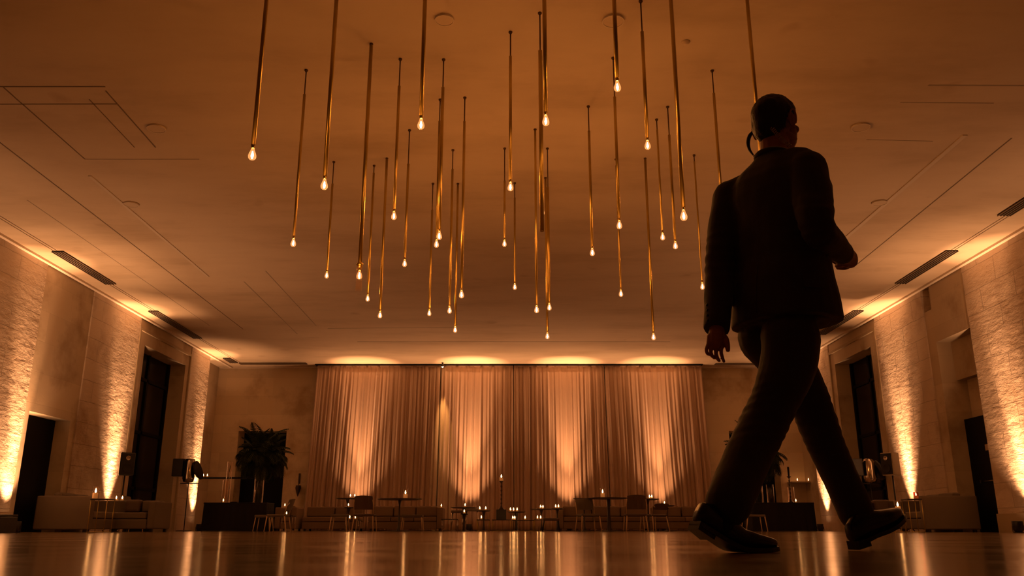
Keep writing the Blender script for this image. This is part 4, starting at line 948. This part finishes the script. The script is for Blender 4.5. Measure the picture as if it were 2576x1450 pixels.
# --- hair: cap over the skull, cropped at the nape and around the ears
bm = bmesh.new(); vs = ell(bm, (0, 0, 0), (1, 1, 1), None, 72, 54)
def hairline(x, y):   # lowest z of hair in head frame for a given direction
    if y > .055: return .052 + (y - .055) * 0.15
    if y > .018: return -.004 + (y - .018) * 1.5
    if y > -.030: return .004 if abs(x) > .05 else .0
    return -.098 + 1.1 * max(0, abs(x) - .03) 
for v in vs:
    c = v.co.copy(); q_ = Vector((c.x * .0815, c.y * .1065 - .005, c.z * .100 + .014))
    if c.z > 0: q_.z += .008 * max(0, c.y) + .004; q_.y += .006 * c.z
    if c.z < 0:
        t_ = min(1, -c.z); k2 = (1 - t_ ** 6) ** .5 / max(1e-3, math.sqrt(max(1e-6, 1 - t_ * t_))); k2 = min(k2, 6)
        q_.x = c.x * .0815 * k2 * (1 - .30 * t_ * t_); q_.y = (c.y * .1025 * k2) * (1 - .16 * t_ * t_) - .008; q_.z = -.118 * t_ + .014
    q_ += c * (.0035 * noise.noise(Vector((q_.x * 60, q_.y * 60, q_.z * 25))) + .002 * noise.noise(q_ * 150))
    v.co = q_
dele = [f for f in bm.faces if f.calc_center_median().z < hairline(f.calc_center_median().x, f.calc_center_median().y)]
bmesh.ops.delete(bm, geom=dele, context='FACES')
for v in bm.verts:
    if any(e.is_boundary for e in v.link_edges): v.co = Vector((v.co.x * .95, v.co.y * .965, v.co.z))
    v.co = HC + MH @ v.co
o = mpart('hair', bm, HAIR); md = o.modifiers.new('s', 'SOLIDIFY'); md.thickness = .008; md.offset = -1
# sideburns
bm = bmesh.new()
for s in (-1, 1): limb(bm, [hd(s * .071, .024, .01), hd(s * .068, .026, -.012), hd(s * .064, .028, -.03)], [.009, .008, .004], 8)
mpart('sideburns', bm, HAIR)
# earpiece coil from behind the ear down into the collar, and the cable loop on the far side
bm = bmesh.new(); c0, c1 = at(1942, 322, 2.955), at(1988, 368, 2.93); ax = (c1 - c0); u1 = ax.cross(UP).normalized(); u2 = ax.normalized().cross(u1); pts = []
for i in range(15 * 12 + 1):
    t = i / (15 * 12); a = 2 * math.pi * 15 * t; pts.append(c0 + ax * t + UP * (-.006 * math.sin(math.pi * t)) + (u1 * math.cos(a) + u2 * math.sin(a)) * .0068)
tube(bm, pts, .0015, 6); mpart('earpiece_coil', bm, PLAS)
bm = bmesh.new(); p, r_ = spl([at(1897, 330, 3.10), at(1886, 342, 3.12), at(1882, 360, 3.12), at(1886, 378, 3.11), at(1896, 392, 3.08)], [.006, .008, .008, .006, .003]); tube(bm, p, r_, 8); mpart('headset_band', bm, BLACK)
bm = bmesh.new(); ell(bm, at(1896.5, 392, 3.075), (.004, .004, .004), None, 10, 8); mpart('headset_tip', bm, CHROME)
# --- socks
bm = bmesh.new(); limb(bm, [at(1826, 1262, 2.785), at(1812, 1290, 2.775), at(1812, 1318, 2.77)], [.055, .050, .046]); mpart('sock', bm, BLKCL)
bm = bmesh.new(); limb(bm, [at(2152, 1290, 3.15), at(2168, 1318, 3.14), at(2178, 1335, 3.135)], [.052, .046, .04]); mpart('sock', bm, BLKCL)
# --- shoes
def shoe(name, heel, toe, up, pitch_toe, ln=.30, wd=.052):
    """heel: back of the heel on the sole, toe: front tip; sole bends at the ball by pitch_toe (rear foot pushing off)"""
    ax = (toe - heel); side = ax.cross(up).normalized(); nrm = side.cross(ax).normalized()
    return ax.normalized(), side, nrm
def build_shoe(name, sole, up, side, tops, widths, heel_h=.025):
    """sole: list of sole-line points heel -> toe; tops: upper height over each; widths: half widths"""
    bm = bmesh.new(); rings = []; n_ = len(sole)
    S2, T2 = spl(sole, tops, 3); _, W2 = spl(sole, widths, 3)
    for i, c in enumerate(S2):
        tg = (S2[min(i + 1, len(S2) - 1)] - S2[max(i - 1, 0)]).normalized(); nn = side.cross(tg).normalized()
        if nn.dot(up) < 0: nn = -nn
        h_ = T2[i]; w2 = W2[i]; row = []
        for k_ in range(20):
            t = 2 * math.pi * k_ / 20; cx, cz = math.cos(t), math.sin(t)
            zz_ = (0.5 + 0.5 * math.copysign(abs(cz) ** .8, cz)) * h_; ww = w2 * math.copysign(abs(cx) ** .7, cx) * (1 if zz_ < h_ * .5 else 1 - .25 * (zz_ / h_ - .5) * 2 * (h_ > .06))
            row.append(bm.verts.new(c + side * ww + nn * (zz_ + .012)))
        rings.append(row)
    for A, Bq in zip(rings, rings[1:]):
        for k_ in range(20): bm.faces.new((A[k_], A[(k_ + 1) % 20], Bq[(k_ + 1) % 20], Bq[k_]))
    bm.faces.new(rings[0][::-1]); bm.faces.new(rings[-1])
    o = mpart(name, bm, SHOE)
    # welt and sole, separate sub-part
    bm = bmesh.new(); rows = []
    for i, c in enumerate(S2):
        tg = (S2[min(i + 1, len(S2) - 1)] - S2[max(i - 1, 0)]).normalized(); nn = side.cross(tg).normalized()
        if nn.dot(up) < 0: nn = -nn
        w2 = W2[i] + .004; rows.append([bm.verts.new(c + side * sx * w2 + nn * sz) for sx, sz in ((-1, 0), (1, 0), (1, .014), (-1, .014))])
    for A, Bq in zip(rows, rows[1:]):
        for k_ in range(4): bm.faces.new((A[k_], A[(k_ + 1) % 4], Bq[(k_ + 1) % 4], Bq[k_]))
    bm.faces.new(rows[0][::-1]); bm.faces.new(rows[-1])
    # heel block
    hb = []
    for i in (0, 4):
        c = S2[i]; tg = (S2[i + 1] - c).normalized(); nn = side.cross(tg).normalized()
        if nn.dot(up) < 0: nn = -nn
        hb.append([c + side * sx * (W2[max(i, 1)]) + nn * sz for sx, sz in ((-1, -heel_h), (1, -heel_h), (1, .004), (-1, .004))])
    vs = [[bm.verts.new(v) for v in r] for r in hb]
    for k_ in range(4): bm.faces.new((vs[0][k_], vs[0][(k_ + 1) % 4], vs[1][(k_ + 1) % 4], vs[1][k_]))
    bm.faces.new(vs[0][::-1]); bm.faces.new(vs[1])
    bmesh.ops.recalc_face_normals(bm, faces=bm.faces)
    s_ = link('sole', bm, BLACK, o); s_.matrix_parent_inverse = Matrix.Identity(4)
    return o
solR = [at(1746, 1322, 2.70), at(1772, 1342, 2.73), at(1806, 1364, 2.76), at(1846, 1386, 2.79), at(1880, 1390.5, 2.815), at(1918, 1390, 2.84), at(1944, 1387, 2.855), at(1950, 1385, 2.86)]
sdR = (solR[5] - solR[1]).cross(UP).normalized()
build_shoe('shoe', solR, UP, sdR, [.065, .085, .088, .07, .055, .04, .028, .012], [.022, .033, .036, .044, .048, .043, .028, .010], .013)
solL = [at(2146, 1372, 3.09), at(2163, 1366, 3.11), at(2185, 1354, 3.13), at(2210, 1343, 3.155), at(2232, 1330, 3.175), at(2252, 1314, 3.20), at(2262, 1303, 3.215), at(2264, 1299, 3.22)]
sdL = (solL[5] - solL[1]).cross(UP).normalized(); upL = sdL.cross(solL[5] - solL[0]).normalized(); upL = upL if upL.z > 0 else -upL
build_shoe('shoe', solL, upL, sdL, [.06, .085, .09, .075, .058, .042, .03, .014], [.022, .033, .036, .044, .048, .043, .030, .012], .016)
